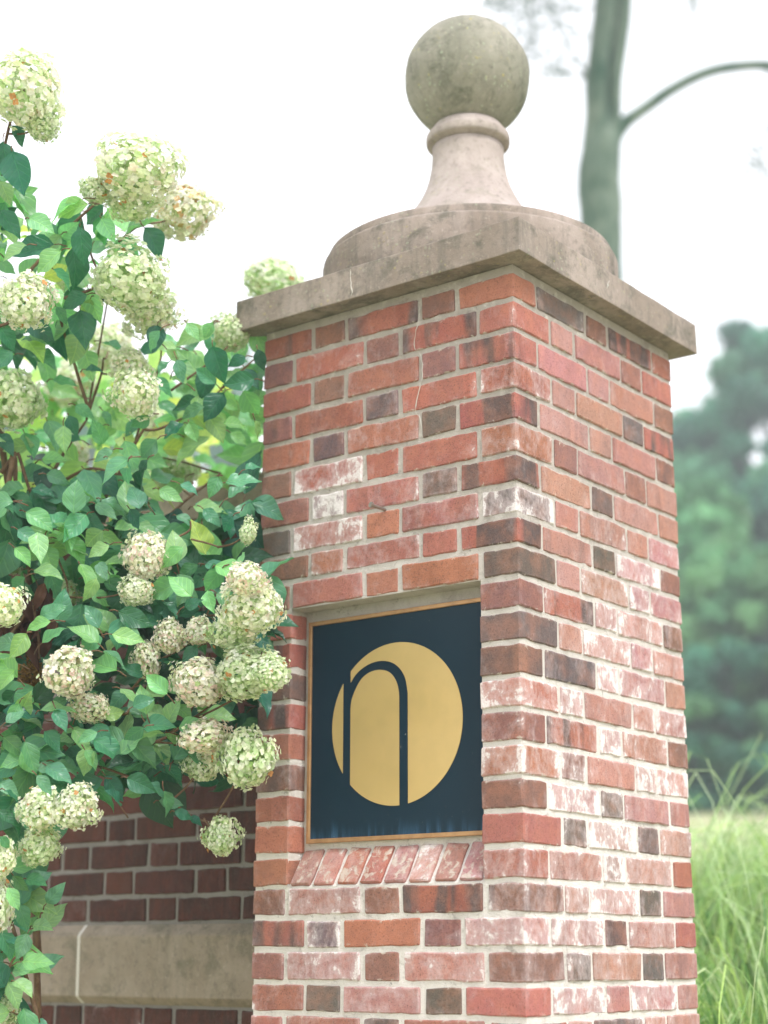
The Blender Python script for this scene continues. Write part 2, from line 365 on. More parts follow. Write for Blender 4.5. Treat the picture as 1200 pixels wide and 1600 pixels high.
right = {0: 'D1 B1 M1 R1', 1: 'r0 r1 B1 R1', 2: 'r0 r0 r1 B1', 3: 'r1 r1 D1 M0', 4: 'r1 r1 r0 B1', 5: 'B0 r2 B1 r0', 6: 'r1 D1 r1 r0', 7: 'r2 r4 r2 r4', 8: 'r1 D0 r7 B1',
         9: 'r1 r5 r7 r4', 10: 'M3 r6 r6 B3', 11: 'r4 r6 r6 r4', 12: 'D2 r7 r5 r2', 13: 'r9 r3 r5 r6', 14: 'M4 r7 r4 B2', 15: 'B6 r3 r9 r7', 16: 'r8 D4 r3 r2', 17: 'D4 r8 D3 r4',
         18: 'r4 B8 r5 R0', 19: 'r6 r8 D3 r2', 20: 'r7 B2 r4 R1', 21: 'D5 r4 D2 r2', 22: 'r7 r3 r6 r2', 23: 'r5 D3 r5 r3', 24: 'r6 r4 D4 R2'}
pillar = empty('brick_pillar', (-.361, .361, GZ), 'square red brick pillar with white bloom, stone cap and mossy ball on top', 'gate pillar')
def course_z(k):
    z0 = zj(k) + .005; z1 = (zj(k - 1) - .005) if k > 0 else .072
    return z0, z1
for k in range(0, 25):
    z0, z1 = course_z(k); A = k % 2 == 0; L = LA if A else LB; Rr = RA if A else RB
    lc = left[k].split(); rc = right[k].split()
    cd_ = .092 if A else .1475                     # how far a corner brick reaches along the right face
    if 10 <= k <= 18:
        put_brick(pillar, -.722, -.620, 0, cd_, z0, z1, lc[0]); put_brick(pillar, -.102, 0, 0, cd_, z0, z1, lc[1])
    else:
        for i, ((a, b), c) in enumerate(zip(L, lc)):
            put_brick(pillar, a, b, 0, cd_ if i in (0, 4) else .092, z0, z1, c)
    for i, ((a, b), c) in enumerate(zip(Rr, rc)):
        dd = .092 if i < 3 else (.1475 if A else .092)
        put_brick(pillar, -dd, 0, a, b, z0, z1, c)
# the faces turned away and the courses down to the ground, joined
def add_plain(bm, x0, x1, y0, y1, z0, z1):
    b2 = bmesh.new(); box(b2, x0, x1, y0, y1, z0, z1); bevelled(b2, .003)
    for v in b2.verts: v.co += noise.noise_vector(v.co * 30) * .0016
    me = bpy.data.meshes.new('t'); b2.to_mesh(me); b2.free(); bm.from_mesh(me); bpy.data.meshes.remove(me)
bm = bmesh.new(); kmax = 42
for k in range(0, kmax):
    z0, z1 = course_z(k); A = k % 2 == 0; L = LA if A else LB; Rr = RA if A else RB; cd_ = .092 if A else .1475
    if z0 < GZ - .03: break
    if k >= 25:
        for i, (a, b) in enumerate(L): add_plain(bm, a, b, 0, cd_ if i in (0, 4) else .092, z0, z1)
        for i, (a, b) in enumerate(Rr): add_plain(bm, -(.092 if i < 3 else (.1475 if A else .092)), 0, a, b, z0, z1)
    for i, (a, b) in enumerate(L):
        if i == 0: continue
        add_plain(bm, -.722 - b, -.722 - a, .722 - (cd_ if i == 4 else .092), .722, z0, z1)
    for i, (a, b) in enumerate(Rr[:3]): add_plain(bm, -.722, -.722 + .092, .722 - b, .722 - a, z0, z1)
o = bm_obj('brickwork', bm, M_brick, pillar); o['kind'] = 'stuff'; o.color = (.34, .11, .07, 1); o['bloom'] = .4; o['flash'] = .3
# mortar body with the recess left open
SOF = zj(9) + .004; RD = .056; q = .0046
bm = bmesh.new()
box(bm, -PW + q, -q, RD, PW - q, GZ - .05, .092)
box(bm, -PW + q, -q, q, RD, SOF, .092)
box(bm, -PW + q, -q, q, RD, GZ - .05, zj(18) - .001)
box(bm, -PW + q, -.620 - q * .6, q, RD, zj(18) - .001, SOF); box(bm, -.102 + q * .6, -q, q, RD, zj(18) - .001, SOF)
bm_obj('mortar', bm, M_mortar, pillar)
# sloping rowlock sill: eight bricks
slp = math.atan2(.078, .052); n_s = 8; pitch = (.620 - .102) / n_s
codes = 'r1 r1 O2 R0 r3 r4 r1 r2'.split()
for i in range(n_s):
    xc = -.620 + pitch * (i + .5)
    o = link('sill_brick', brick_mesh(.0555, .0935, .040, i % 4, M_brick), pillar); paint(o, codes[i]); o['flash'] = 0.
    nv = Vector((0, -math.sin(slp), math.cos(slp)))
    mid = Vector((xc, .0265, (zj(18) + .006 + -1.1425) / 2)) - nv * .020
    o.rotation_euler = (slp, 0, random.gauss(0, .01)); o.location = mid
bm = bmesh.new()                                  # mortar bed under the sill bricks
v = [bm.verts.new(p) for p in ((-.621, .005, zj(18) - .002), (-.101, .005, zj(18) - .002), (-.101, .0575, -1.147), (-.621, .0575, -1.147), (-.621, .0575, -1.26), (-.101, .0575, -1.26), (-.101, .005, -1.26), (-.621, .005, -1.26))]
for f in ((0, 1, 2, 3), (3, 2, 5, 4), (4, 5, 6, 7), (7, 6, 1, 0), (0, 3, 4, 7), (1, 6, 5, 2)): bm.faces.new([v[i] for i in f])
bm_obj('sill_bed', bm, M_mortar, pillar)
# cap stone with two pale joints
CB, CT, OV = .094, .172, .049
def slab(name, x0, x1, y0, y1, z0, z1, mat, parent, bev=.0025, jit=.0012, cuts=14):
    bm = bmesh.new(); box(bm, x0, x1, y0, y1, z0, z1); bevelled(bm, bev, 2)
    bmesh.ops.subdivide_edges(bm, edges=[e for e in bm.edges if e.calc_length() > .2], cuts=cuts, use_grid_fill=True)
    for v in bm.verts: v.co += noise.noise_vector(v.co * 17) * jit + noise.noise_vector(v.co * 60) * jit * .6
    return bm_obj(name, bm, mat, parent)
slab('cap_stone', -PW - OV, OV, -OV, PW + OV, CB, CT, M_cap, pillar)
fin = None
def fpart(n, prof, mat, j=.0012):
    return lathe(n, prof, mat, fin or pillar, (-.361, .361, 0), jitter=j)
drum = [(.30, .150), (.366, .165), (.367, .20), (.368, .24), (.368, .276), (.3665, .281), (.363, .2835), (.357, .2840), (.3565, .2875), (.3565, .301), (.3545, .3055), (.349, .3075), (.28, .309), (.05, .309)]
fin = fpart('finial', drum, M_cap)
fl = []
for i in range(19):
    t = i / 18; z = .306 + t * (.618 - .306); r = .091 + .185 * (1 - t) ** 2.35; fl.append((r, z))
fpart('flared_neck', fl, M_neck)
ringp = [(.085, .618), (.0905, .624), (.101, .6265), (.1055, .629), (.1070, .633), (.1070, .647), (.1055, .652), (.101, .655), (.0975, .656), (.096, .664), (.088, .676), (.05, .678)]
fpart('collar', ringp, M_neck, .0008)
bm = bmesh.new(); bmesh.ops.create_uvsphere(bm, u_segments=96, v_segments=64, radius=.161)
for v in bm.verts: v.co += v.co.normalized() * (noise.noise(v.co * 14) * .0022 + noise.noise(v.co * 55) * .0011)
bmesh.ops.translate(bm, verts=bm.verts, vec=(-.361, .361, .818)); o = bm_obj('ball', bm, M_ball, fin, True)
# pale caulk lines: down the left face and on the cap
def ribbon(name, pts, w, parent, mat=M_caulk, ax_='y'):
    bm = bmesh.new(); tube(bm, [p + Vector((random.gauss(0, .0011), 0, random.gauss(0, .0006))) for p in pts], [w * random.uniform(.35, 1.5) for _ in pts], 5); return bm_obj(name, bm, mat, parent, True)
def on_y(px, py, yv):
    d = FW + RT * ((px - 600) / FPX) - UP * ((py - 800) / FPX); t = (yv - CAM.y) / d.y; return CAM + d * t
def on_x(px, py, xv):
    d = FW + RT * ((px - 600) / FPX) - UP * ((py - 800) / FPX); t = (xv - CAM.x) / d.x; return CAM + d * t
ribbon('caulk_line', spline([on_y(*p, -.0002) for p in ((656, 478), (655, 500), (649, 520), (648, 543), (657, 556), (660, 585), (654, 612), (650, 640), (657, 655), (659, 683))], 4), .0008, pillar)
ribbon('caulk_line', spline([on_y(*p, -OV - .0003) for p in ((548, 421), (547, 432), (549, 446), (550, 462))], 4), .0010, pillar)
ribbon('caulk_line', spline([on_x(*p, OV + .0003) for p in ((952, 438), (949, 446), (948, 452))], 4), .0009, pillar)
# a bolt left in a bed joint
bm = bmesh.new(); b0 = on_y(600, 796, 0.); b1 = b0 + Vector((-.008, -.032, .004))
tube(bm, [b0 + Vector((0, .02, 0)), b0, b1], [.0036, .0036, .0036], 10); tube(bm, [b1, b1 + Vector((-.0016, -.006, .001))], [.0068, .0068], 6)
bm_obj('bolt', bm, M_bolt, pillar)

# ------------------------------------------------------------------ plaque in the recess
sign = empty('sign_plaque', (-.353, .05, -1.131), 'square navy plaque with gold disc and lowercase n, set in the pillar recess', 'sign')
fx0, fx1, fz0, fz1, fw = -.604, -.104, -1.131, -.630, .0095
bm = bmesh.new()
prof = [(0, .0535), (0, .0425), (.0012, .0415), (fw - .0012, .0415), (fw, .0425), (fw, .0535)]
rings = []
for d_, y_ in prof:
    rings.append([bm.verts.new(p) for p in ((fx0 + d_, y_, fz0 + d_), (fx1 - d_, y_, fz0 + d_), (fx1 - d_, y_, fz1 - d_), (fx0 + d_, y_, fz1 - d_))])
for a, b in zip(rings, rings[1:] + rings[:1]):
    for j in range(4): bm.faces.new((a[j], a[(j + 1) % 4], b[(j + 1) % 4], b[j]))
bm_obj('frame', bm, M_frame, sign)
bm = bmesh.new(); box(bm, fx0 + .004, fx1 - .004, .0462, .0525, fz0 + .004, fz1 - .004); panel = bm_obj('panel', bm, M_panel, sign)
cx, cz, cr = -.3555, -.8810, .1782
def plate(name, pts, y0=.0449, y1=.0463):
    bm = bmesh.new(); a = [bm.verts.new((x, y0, z)) for x, z in pts]; b = [bm.verts.new((x, y1, z)) for x, z in pts]
    bm.faces.new(a); bm.faces.new(b[::-1]); n = len(pts)
    for i in range(n): bm.faces.new((a[i], b[i], b[(i + 1) % n], a[(i + 1) % n]))
    bmesh.ops.recalc_face_normals(bm, faces=bm.faces); return bm_obj(name, bm, M_gold, panel)
def circ_arc(a0, a1, n): return [(cx + cr * math.cos(a0 + (a1 - a0) * i / n), cz + cr * math.sin(a0 + (a1 - a0) * i / n)) for i in range(n + 1)]
def ang_x(x, up): a = math.acos((x - cx) / cr); return a if up else -a
B0, B1, L0, L1 = -.5030, -.4815, -.3460, -.3222
plate('emblem_sliver', circ_arc(ang_x(B0, 1), 2 * PI - abs(ang_x(B0, 0)), 30))
def curve2(P, n=6): return [(p.x, p.z) for p in spline([(a, 0, b) for a, b in P], n)]
outer = curve2([(B1, -.7800), (-.468, -.7640), (-.4500, -.7520), (-.427, -.7428), (-.402, -.7395), (-.3795, -.7420), (-.358, -.7505), (-.3400, -.7665), (-.3280, -.7880), (L1, -.8190)])
aR0 = ang_x(L1, 0); aT = ang_x(B1, 1)
plate('emblem_field', outer + [(L1, cz + cr * math.sin(aR0))] + circ_arc(aR0, aT, 70)[1:])
inner = curve2([(B1, -.8400), (-.4785, -.8200), (-.4690, -.7990), (-.4530, -.7770), (-.433, -.7640), (-.409, -.7590), (-.385, -.7620), (-.3670, -.7720), (-.3535, -.7905), (-.3470, -.8130), (L0, -.8320)])
a0 = -abs(ang_x(B1, 0)); a1 = -abs(ang_x(L0, 0))
plate('emblem_arch', inner + circ_arc(a1, a0, 24))
# rain drops standing on the face
gl = N('water_drop'); gl.b.inputs['Transmission Weight'].default_value = 1; gl.b.inputs['IOR'].default_value = 1.33; M_drop = gl.fin((1, 1, 1), .03, None, .5)
bm = bmesh.new()
for _ in range(90):
    x = random.uniform(fx0 + .015, fx1 - .015); z = fz0 + .012 + (fz1 - fz0 - .03) * random.random() ** 1.9; r = random.uniform(.0007, .0019)
    m = Matrix.Translation((x, .0447 if (x - cx) ** 2 + (z - cz) ** 2 < cr * cr else .0460, z)) @ Matrix.Diagonal((r, r * .55, r * random.uniform(1, 2.2), 1))
    bmesh.ops.create_icosphere(bm, subdivisions=1, radius=1, matrix=m)
o = bm_obj('rain_drops', bm, M_drop, panel, True); o['kind'] = 'stuff'

# ------------------------------------------------------------------ garden wall beside the pillar
WY = .25; WT = .30; WX0 = -3.6; WCB, WCT = -.262, -.168
wall = empty('brick_wall', (-2, WY + .15, GZ), 'dark red brick wall with sandstone band and coping, behind the hydrangeas left of the pillar', 'wall')
bm = bmesh.new(); box(bm, WX0, -PW + .02, WY + .005, WY + WT - .005, GZ - .05, WCB); bm_obj('mortar', bm, M_mortar_wall, wall)
stuff_bm = bmesh.new()
for k in range(4, 42):
    z0, z1 = zj(k) + .005, zj(k - 1) - .005
    if k == 4: z1 = min(z1, WCB - .006)
    if 20 <= k <= 22 or z0 < GZ: continue
    x = -.967 + .315 * 2 + (0 if k % 2 else -.1575) ; i = 0
    while x > WX0 + .2:
        for L in (.208, .097):
            xa, xb = x - L, x; x -= L + .010
            if xb < WX0 or xa > -PW: continue
            xb2 = min(xb, -PW + .03)
            if xb2 - xa < .02: continue
            if -1.95 < xa and k <= 24:
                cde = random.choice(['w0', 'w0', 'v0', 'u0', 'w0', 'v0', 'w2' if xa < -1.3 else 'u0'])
                put_brick(wall, xa, xb2, WY, WY + .092, z0, z1, cde, M_brick_damp_shaded)
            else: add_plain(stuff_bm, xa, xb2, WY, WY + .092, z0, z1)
o = bm_obj('brickwork', stuff_bm, M_brick_damp_shaded, wall); o['kind'] = 'stuff'; o.color = (.10, .03, .02, 1); o['bloom'] = .1; o['flash'] = .2
def prism_x(name, prof, x0, x1, mat, parent):
    bm = bmesh.new(); n = max(2, int((x1 - x0) / .12)); rings = []
    for i in range(n + 1):
        x = x0 + (x1 - x0) * i / n; rings.append([bm.verts.new(Vector((x, y, z)) + noise.noise_vector(Vector((x * 9, y * 30, z * 30))) * .0014) for y, z in prof])
    m = len(prof)
    for a, b in zip(rings, rings[1:]):
        for j in range(m): bm.faces.new((a[j], a[(j + 1) % m], b[(j + 1) % m], b[j]))
    bm.faces.new(rings[0][::-1]); bm.faces.new(rings[-1]); bmesh.ops.recalc_face_normals(bm, faces=bm.faces)
    return bm_obj(name, bm, mat, parent)
zt, zb_ = zj(19) - .003, zj(22) + .002
bandp = [(WY + .01, zt), (WY + .002, zt), (WY - .020, zt - .024), (WY - .022, zt - .029), (WY - .022, zb_ + .020), (WY - .019, zb_ + .016), (WY + .002, zb_), (WY + .01, zb_)]
for x0, x1 in ((-3.55, -2.445), (-2.437, -1.532), (-1.520, -.60)): prism_x('band_stone', bandp, x0, x1, M_band, wall)
jb = [(y + (.003 if y < WY else 0), z) for y, z in bandp]
for x0, x1 in ((-2.447, -2.435), (-1.5325, -1.5195)): prism_x('band_joint', [(y + .0008, z) for y, z in bandp], x0, x1, M_caulk, wall)
copp = [(WY - .035, WCB), (WY - .035, WCT - .012), (WY - .030, WCT - .006), (WY + WT / 2, WCT + .01), (WY + WT + .030, WCT - .006), (WY + WT + .035, WCT - .012), (WY + WT + .035, WCB)]
for x0, x1 in ((-3.55, -2.70), (-2.694, -1.90), (-1.894, -1.20), (-1.194, -.66)): prism_x('coping_stone', copp, x0, x1, M_band, wall)

# ------------------------------------------------------------------ hydrangeas
def leaf_template(var):
    r = random.Random(100 + var); nx, ny = 4, 11; V = []; UV = []
    w = r.uniform(.27, .33); droop = r.uniform(.02, .42); fold = r.uniform(.12, .55); tw = r.uniform(-.6, .6); side = r.uniform(-.06, .06)
    for j in range(ny + 1):
        t = j / ny; hw = w * float(np.interp(t, [0, .06, .15, .27, .4, .55, .7, .84, .93, 1], [.03, .28, .66, .93, 1, .92, .70, .38, .15, 0]))
        for i in range(nx + 1):
            s = i / nx * 2 - 1; x = s * hw; e = abs(s)
            z = -droop * t * t + fold * hw * e + .034 * math.sin(t * 13 + s * 3 + var) * e + .014 * math.sin(t * 17 + var * 2)
            a = tw * t; x2 = x * math.cos(a) - z * math.sin(a) * .3; z2 = z + x * math.sin(a)
            V.append((x2 + side * math.sin(t * PI), t * (1 - droop * .15), z2)); UV.append((s * .5 * hw / w + .5, t))
    F = [(j * (nx + 1) + i, j * (nx + 1) + i + 1, (j + 1) * (nx + 1) + i + 1, (j + 1) * (nx + 1) + i) for j in range(ny) for i in range(nx)]
    return np.array(V), np.array(F), np.array(UV)
LT = [leaf_template(i) for i in range(7)]
LM = [np_mesh('leaf', V, F, M_leaf, None, True, UV) for V, F, UV in LT]
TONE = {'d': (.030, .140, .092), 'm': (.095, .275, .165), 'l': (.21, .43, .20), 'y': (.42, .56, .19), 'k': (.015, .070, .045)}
def leaf_matrix(P0, P1, r=random, face=.75):
    P0 = Vector(P0); P1 = Vector(P1); yv = (P1 - P0); L = yv.length; yv.normalize()
    n = (CAM - P0).normalized() * face + Vector((0, 0, .62)) + Vector((r.gauss(0, .38), r.gauss(0, .38), r.gauss(0, .3)))
    xv = yv.cross(n).normalized(); zv = xv.cross(yv)
    return Matrix(((xv.x * L, yv.x * L, zv.x * L, P0.x), (xv.y * L, yv.y * L, zv.y * L, P0.y), (xv.z * L, yv.z * L, zv.z * L, P0.z), (0, 0, 0, 1)))
def tone(c, r=random):
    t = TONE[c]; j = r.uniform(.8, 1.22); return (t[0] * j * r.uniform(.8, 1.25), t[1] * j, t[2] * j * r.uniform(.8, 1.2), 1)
def front_limit(px, py, depth):
    """how deep a plant in front of the wall may reach"""
    return depth
class Shrub:
    def __init__(s, name, loc, label, group=None):
        s.o = empty(name, loc, label, 'shrub', group); s.leaves = []; s.stems = bmesh.new(); s.heads = 0; s.wood = []; s.extra = []
    def leaf(s, P0, P1, t, own=True, petiole=True, face=1.0):
        M = leaf_matrix(P0, P1, face=face)
        (s.leaves if own else s.extra).append((M, tone(t), random.randrange(7)))
        if petiole:
            d = (Vector(P0) - Vector(P1)).normalized(); L = random.uniform(.012, .03)
            tube(s.stems, [Vector(P0) + d * L + Vector((0, .006, -.006)), Vector(P0) + d * L * .4, P0], [.0017, .0014, .0011], 5)
    def stem(s, pts, r0, r1):
        P = spline(pts, 5); n = len(P); P = [p + noise.noise_vector(p * 11) * .004 for p in P]
        b = bmesh.new(); tube(b, P, [(r0 + (r1 - r0) * i / (n - 1)) * random.uniform(.92, 1.08) for i in range(n)], 7); bm_obj('branch', b, M_twig, s.o, True)
    def build(s):
        for M, c, v in s.leaves:
            o = link('leaf', LM[v], s.o, c); o.matrix_parent_inverse = Matrix.Translation(-s.o.location); o.matrix_basis = M
        if s.extra:
            AV, AF, AT, AU = [], [], [], []; n = 0
            for v in range(7):
                sel = [e for e in s.extra if e[2] == v]
                if not sel: continue
                VV, FF, TT, UU = inst_np(LT[v][0], LT[v][1], [np.array(e[0]) for e in sel], [e[1][:3] for e in sel], LT[v][2])
                AV.append(VV); AF.append(FF + n); AT.append(TT); AU.append(UU); n += len(VV)
            me = np_mesh('foliage', np.concatenate(AV), np.concatenate(AF), M_leaf, np.concatenate(AT), True, np.concatenate(AU))
            o = link('foliage', me, s.o); o['kind'] = 'stuff'
        o = bm_obj('leaf_stalks', s.stems, M_twig, s.o, True); o['kind'] = 'stuff'

# flower heads: panicles of four-petalled florets
PT = {'g': [((.66, .78, .52), 5), ((.77, .84, .64), 4), ((.86, .88, .76), 4), ((.56, .71, .40), 1)],
      'c': [((.78, .83, .65), 4), ((.88, .89, .80), 7), ((.72, .80, .56), 3), ((.86, .78, .71), 1)],
      'p': [((.85, .86, .74), 6), ((.89, .79, .74), 4), ((.80, .60, .56), 2), ((.88, .87, .79), 5), ((.70, .78, .52), 2)],
      'o': [((.80, .82, .66), 4), ((.87, .86, .77), 6), ((.74, .78, .55), 2), ((.76, .52, .28), 1)]}
def head_mesh(kind, var):
    r = random.Random(var * 13 + ord(kind)); R = .085; V = []; F = []; T = []
    pal = [c for c, w in PT[kind] for _ in range(w)]
    balls = [(Vector((0, 0, -.08)), .74), (Vector((0, 0, .42)), .46)]
    for _ in range(8):
        bd = Vector((r.gauss(0, 1), r.gauss(0, 1), r.gauss(.15, .8))).normalized(); balls.append((bd * r.uniform(.50, .78), r.uniform(.28, .44)))
    def reach(d):
        best = 0
        for c, q in balls:
            b = d.dot(c); disc = b * b - c.length_squared + q * q
            if disc > 0: best = max(best, b + math.sqrt(disc))
        return best
    def floret(c, n, size, tint):
        a = n.cross(Vector((r.gauss(0, 1), r.gauss(0, 1), r.gauss(0, 1)))).normalized(); b = n.cross(a)
        for q in range(4):
            an = q * PI / 2 + r.uniform(-.2, .2); d = a * math.cos(an) + b * math.sin(an); e = n.cross(d); L = size * r.uniform(.82, 1.15); wd = L * .48; up = r.uniform(.05, .45)
            i0 = len(V)
            pts = [(0.04, 0, 0), (.38, -1, .10), (.78, -.86, .25), (1., 0, .30), (.78, .86, .25), (.38, 1, .10)]
            cup = r.uniform(-.12, .2)
            for x, y, z in pts: V.append(c + d * x * L + e * y * wd + n * (z * up * L * 2 + abs(y) * cup * L))
            F.append((i0, i0 + 1, i0 + 2, i0 + 3)); F.append((i0, i0 + 3, i0 + 4, i0 + 5))
            j = r.uniform(.88, 1.1); T.extend([(tint[0] * j, tint[1] * j, tint[2] * j)] * 6)
    NF = 660
    for shell, cnt in ((1., NF), (.86, 300)):
        for i in range(cnt):
            z = 1 - 2 * (i + .5) / cnt; an = i * 2.39996 + r.uniform(-.3, .3); s = math.sqrt(1 - z * z)
            d = Vector((s * math.cos(an), s * math.sin(an), z)); d = (d + Vector((r.gauss(0, .05), r.gauss(0, .05), r.gauss(0, .05)))).normalized()
            rad = R * shell * (reach(d) + r.gauss(0, .05) + (r.uniform(.03, .16) if r.random() < .14 else 0)) * 1.06
            d2 = (d + Vector((r.gauss(0, .36), r.gauss(0, .36), r.gauss(0, .36)))).normalized()
            t = r.choice(pal)
            if kind == 'o' and z > .55 and r.random() < .55: t = (.62, .33, .12)
            if kind in 'gc' and r.random() < .012: t = (.60, .30, .12)
            
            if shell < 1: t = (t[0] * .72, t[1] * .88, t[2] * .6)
            floret(d * rad, d2, r.uniform(.0070, .0100), t)
    return np_mesh('flower_head', [tuple(v) for v in V], F, M_petal, np.array(T), False)
HM = {k: [head_mesh(k, v) for v in range(3)] for k in 'gcpo'}
def head(sh, px, py, rx, ry, kind, depth, stem_to=None):
    c = at(px, py, depth); k = depth / FPX
    o = link('flower_head', random.choice(HM[kind]), sh.o)
    o.matrix_parent_inverse = Matrix.Translation(-sh.o.location)
    sx_ = rx * k / .081; sz_ = ry * k / .081; tilt = random.uniform(-.6, .6)
    rot = Matrix((RT, -FW, Vector(FW.cross(-RT)) * 1)).transposed().to_4x4() if False else Matrix.Rotation(math.atan2(RT.y, RT.x), 4, 'Z')
    o.matrix_basis = Matrix.Translation(c) @ rot @ Matrix.Diagonal((sx_, (sx_ + sz_) / 2, sz_, 1)) @ Matrix.Rotation(random.uniform(0, 6), 4, 'Z') @ Matrix.Rotation(tilt, 4, 'X')
    j = random.uniform(.90, 1.03); o.color = (j, j, j, 1)
    if stem_to: st = (stem_to[0], stem_to[1], depth)
    else: st = min(BRP[sh.o.name], key=lambda q: math.hypot(q[0] - px, q[1] - py) + (60 if q[1] < py + ry * .3 else 0) + 60 * abs(q[2] - depth))
    mx, my = (px + st[0]) / 2, (py + st[1]) / 2 + 6
    tube(sh.stems, spline([c, at(mx, my, (depth + st[2]) / 2), at(st[0], st[1], st[2])], 4), [.0018 + .0001 * i for i in range(9)], 6)
    HEADS.append((px, py, rx, ry, depth)); return o

upper = Shrub('hydrangea_shrub', at(60, 1500, 4.4) * 1.0, 'tall hydrangea rising above the wall, its cream flower heads against the white sky')
upper.o.location.z = GZ
lower = Shrub('hydrangea_shrub', at(180, 1500, 3.8), 'hydrangea spilling before the brick wall, pinkish and green heads touching the pillar')
lower.o.location.z = GZ
# bearings read off enlarged views of the photograph: (scale, x offset, y offset)
C1 = (2.4, 0, 50); C2 = (2.609, 0, 450); C3 = (2.5, 0, 800); C4 = (2.609, 0, 1200)
def leaves(sh, crop, rows, dep, spread=.12):
    s, ox, oy = crop
    for x0, y0, x1, y1, t in rows:
        d = dep + random.uniform(-spread, spread)
        sh.leaf(at(ox + x0 / s, oy + y0 / s, d), at(ox + x1 / s, oy + y1 / s, d + random.uniform(-.035, .02)), t)
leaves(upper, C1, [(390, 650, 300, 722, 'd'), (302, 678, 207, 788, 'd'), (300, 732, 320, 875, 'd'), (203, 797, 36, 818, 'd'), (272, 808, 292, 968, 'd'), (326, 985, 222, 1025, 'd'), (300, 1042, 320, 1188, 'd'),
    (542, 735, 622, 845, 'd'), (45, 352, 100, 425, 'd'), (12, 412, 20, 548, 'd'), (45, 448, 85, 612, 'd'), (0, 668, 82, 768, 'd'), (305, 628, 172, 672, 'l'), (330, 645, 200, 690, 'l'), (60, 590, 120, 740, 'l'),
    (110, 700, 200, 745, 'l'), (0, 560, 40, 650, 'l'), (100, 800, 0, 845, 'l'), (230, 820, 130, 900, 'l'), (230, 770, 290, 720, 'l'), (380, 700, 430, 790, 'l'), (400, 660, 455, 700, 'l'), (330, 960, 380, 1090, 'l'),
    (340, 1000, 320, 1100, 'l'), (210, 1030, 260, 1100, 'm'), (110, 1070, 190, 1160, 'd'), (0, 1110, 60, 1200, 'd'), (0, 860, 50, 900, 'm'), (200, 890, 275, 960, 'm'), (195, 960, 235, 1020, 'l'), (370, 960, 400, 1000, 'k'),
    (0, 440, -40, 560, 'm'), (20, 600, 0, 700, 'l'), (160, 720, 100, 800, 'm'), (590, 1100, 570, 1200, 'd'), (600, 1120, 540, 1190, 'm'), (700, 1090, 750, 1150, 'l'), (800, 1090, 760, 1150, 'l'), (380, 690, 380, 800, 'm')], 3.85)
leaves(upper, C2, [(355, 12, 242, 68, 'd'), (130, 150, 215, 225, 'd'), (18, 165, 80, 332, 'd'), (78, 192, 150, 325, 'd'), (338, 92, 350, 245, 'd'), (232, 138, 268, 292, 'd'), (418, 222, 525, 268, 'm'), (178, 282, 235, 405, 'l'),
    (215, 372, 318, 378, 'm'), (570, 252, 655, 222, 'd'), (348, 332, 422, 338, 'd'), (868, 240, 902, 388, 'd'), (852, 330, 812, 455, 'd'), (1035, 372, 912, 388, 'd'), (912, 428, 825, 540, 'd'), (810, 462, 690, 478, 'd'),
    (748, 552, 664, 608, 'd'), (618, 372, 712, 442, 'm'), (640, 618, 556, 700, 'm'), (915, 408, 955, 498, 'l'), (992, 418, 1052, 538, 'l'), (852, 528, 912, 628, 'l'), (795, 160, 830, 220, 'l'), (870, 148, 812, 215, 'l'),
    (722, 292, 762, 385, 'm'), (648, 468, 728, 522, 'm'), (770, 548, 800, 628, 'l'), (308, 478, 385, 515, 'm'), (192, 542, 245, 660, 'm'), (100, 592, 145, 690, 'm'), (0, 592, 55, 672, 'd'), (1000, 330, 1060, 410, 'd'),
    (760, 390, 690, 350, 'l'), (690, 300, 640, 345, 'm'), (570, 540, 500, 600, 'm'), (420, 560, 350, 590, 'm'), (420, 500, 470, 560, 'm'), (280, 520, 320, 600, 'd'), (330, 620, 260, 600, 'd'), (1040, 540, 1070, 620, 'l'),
    (1000, 280, 930, 320, 'd'), (1050, 250, 1078, 340, 'k'), (910, 470, 980, 490, 'l'), (940, 590, 1010, 640, 'l'), (720, 240, 640, 235, 'l'), (680, 250, 730, 310, 'l'), (520, 440, 450, 480, 'l'), (600, 700, 560, 760, 'd')], 4.0)
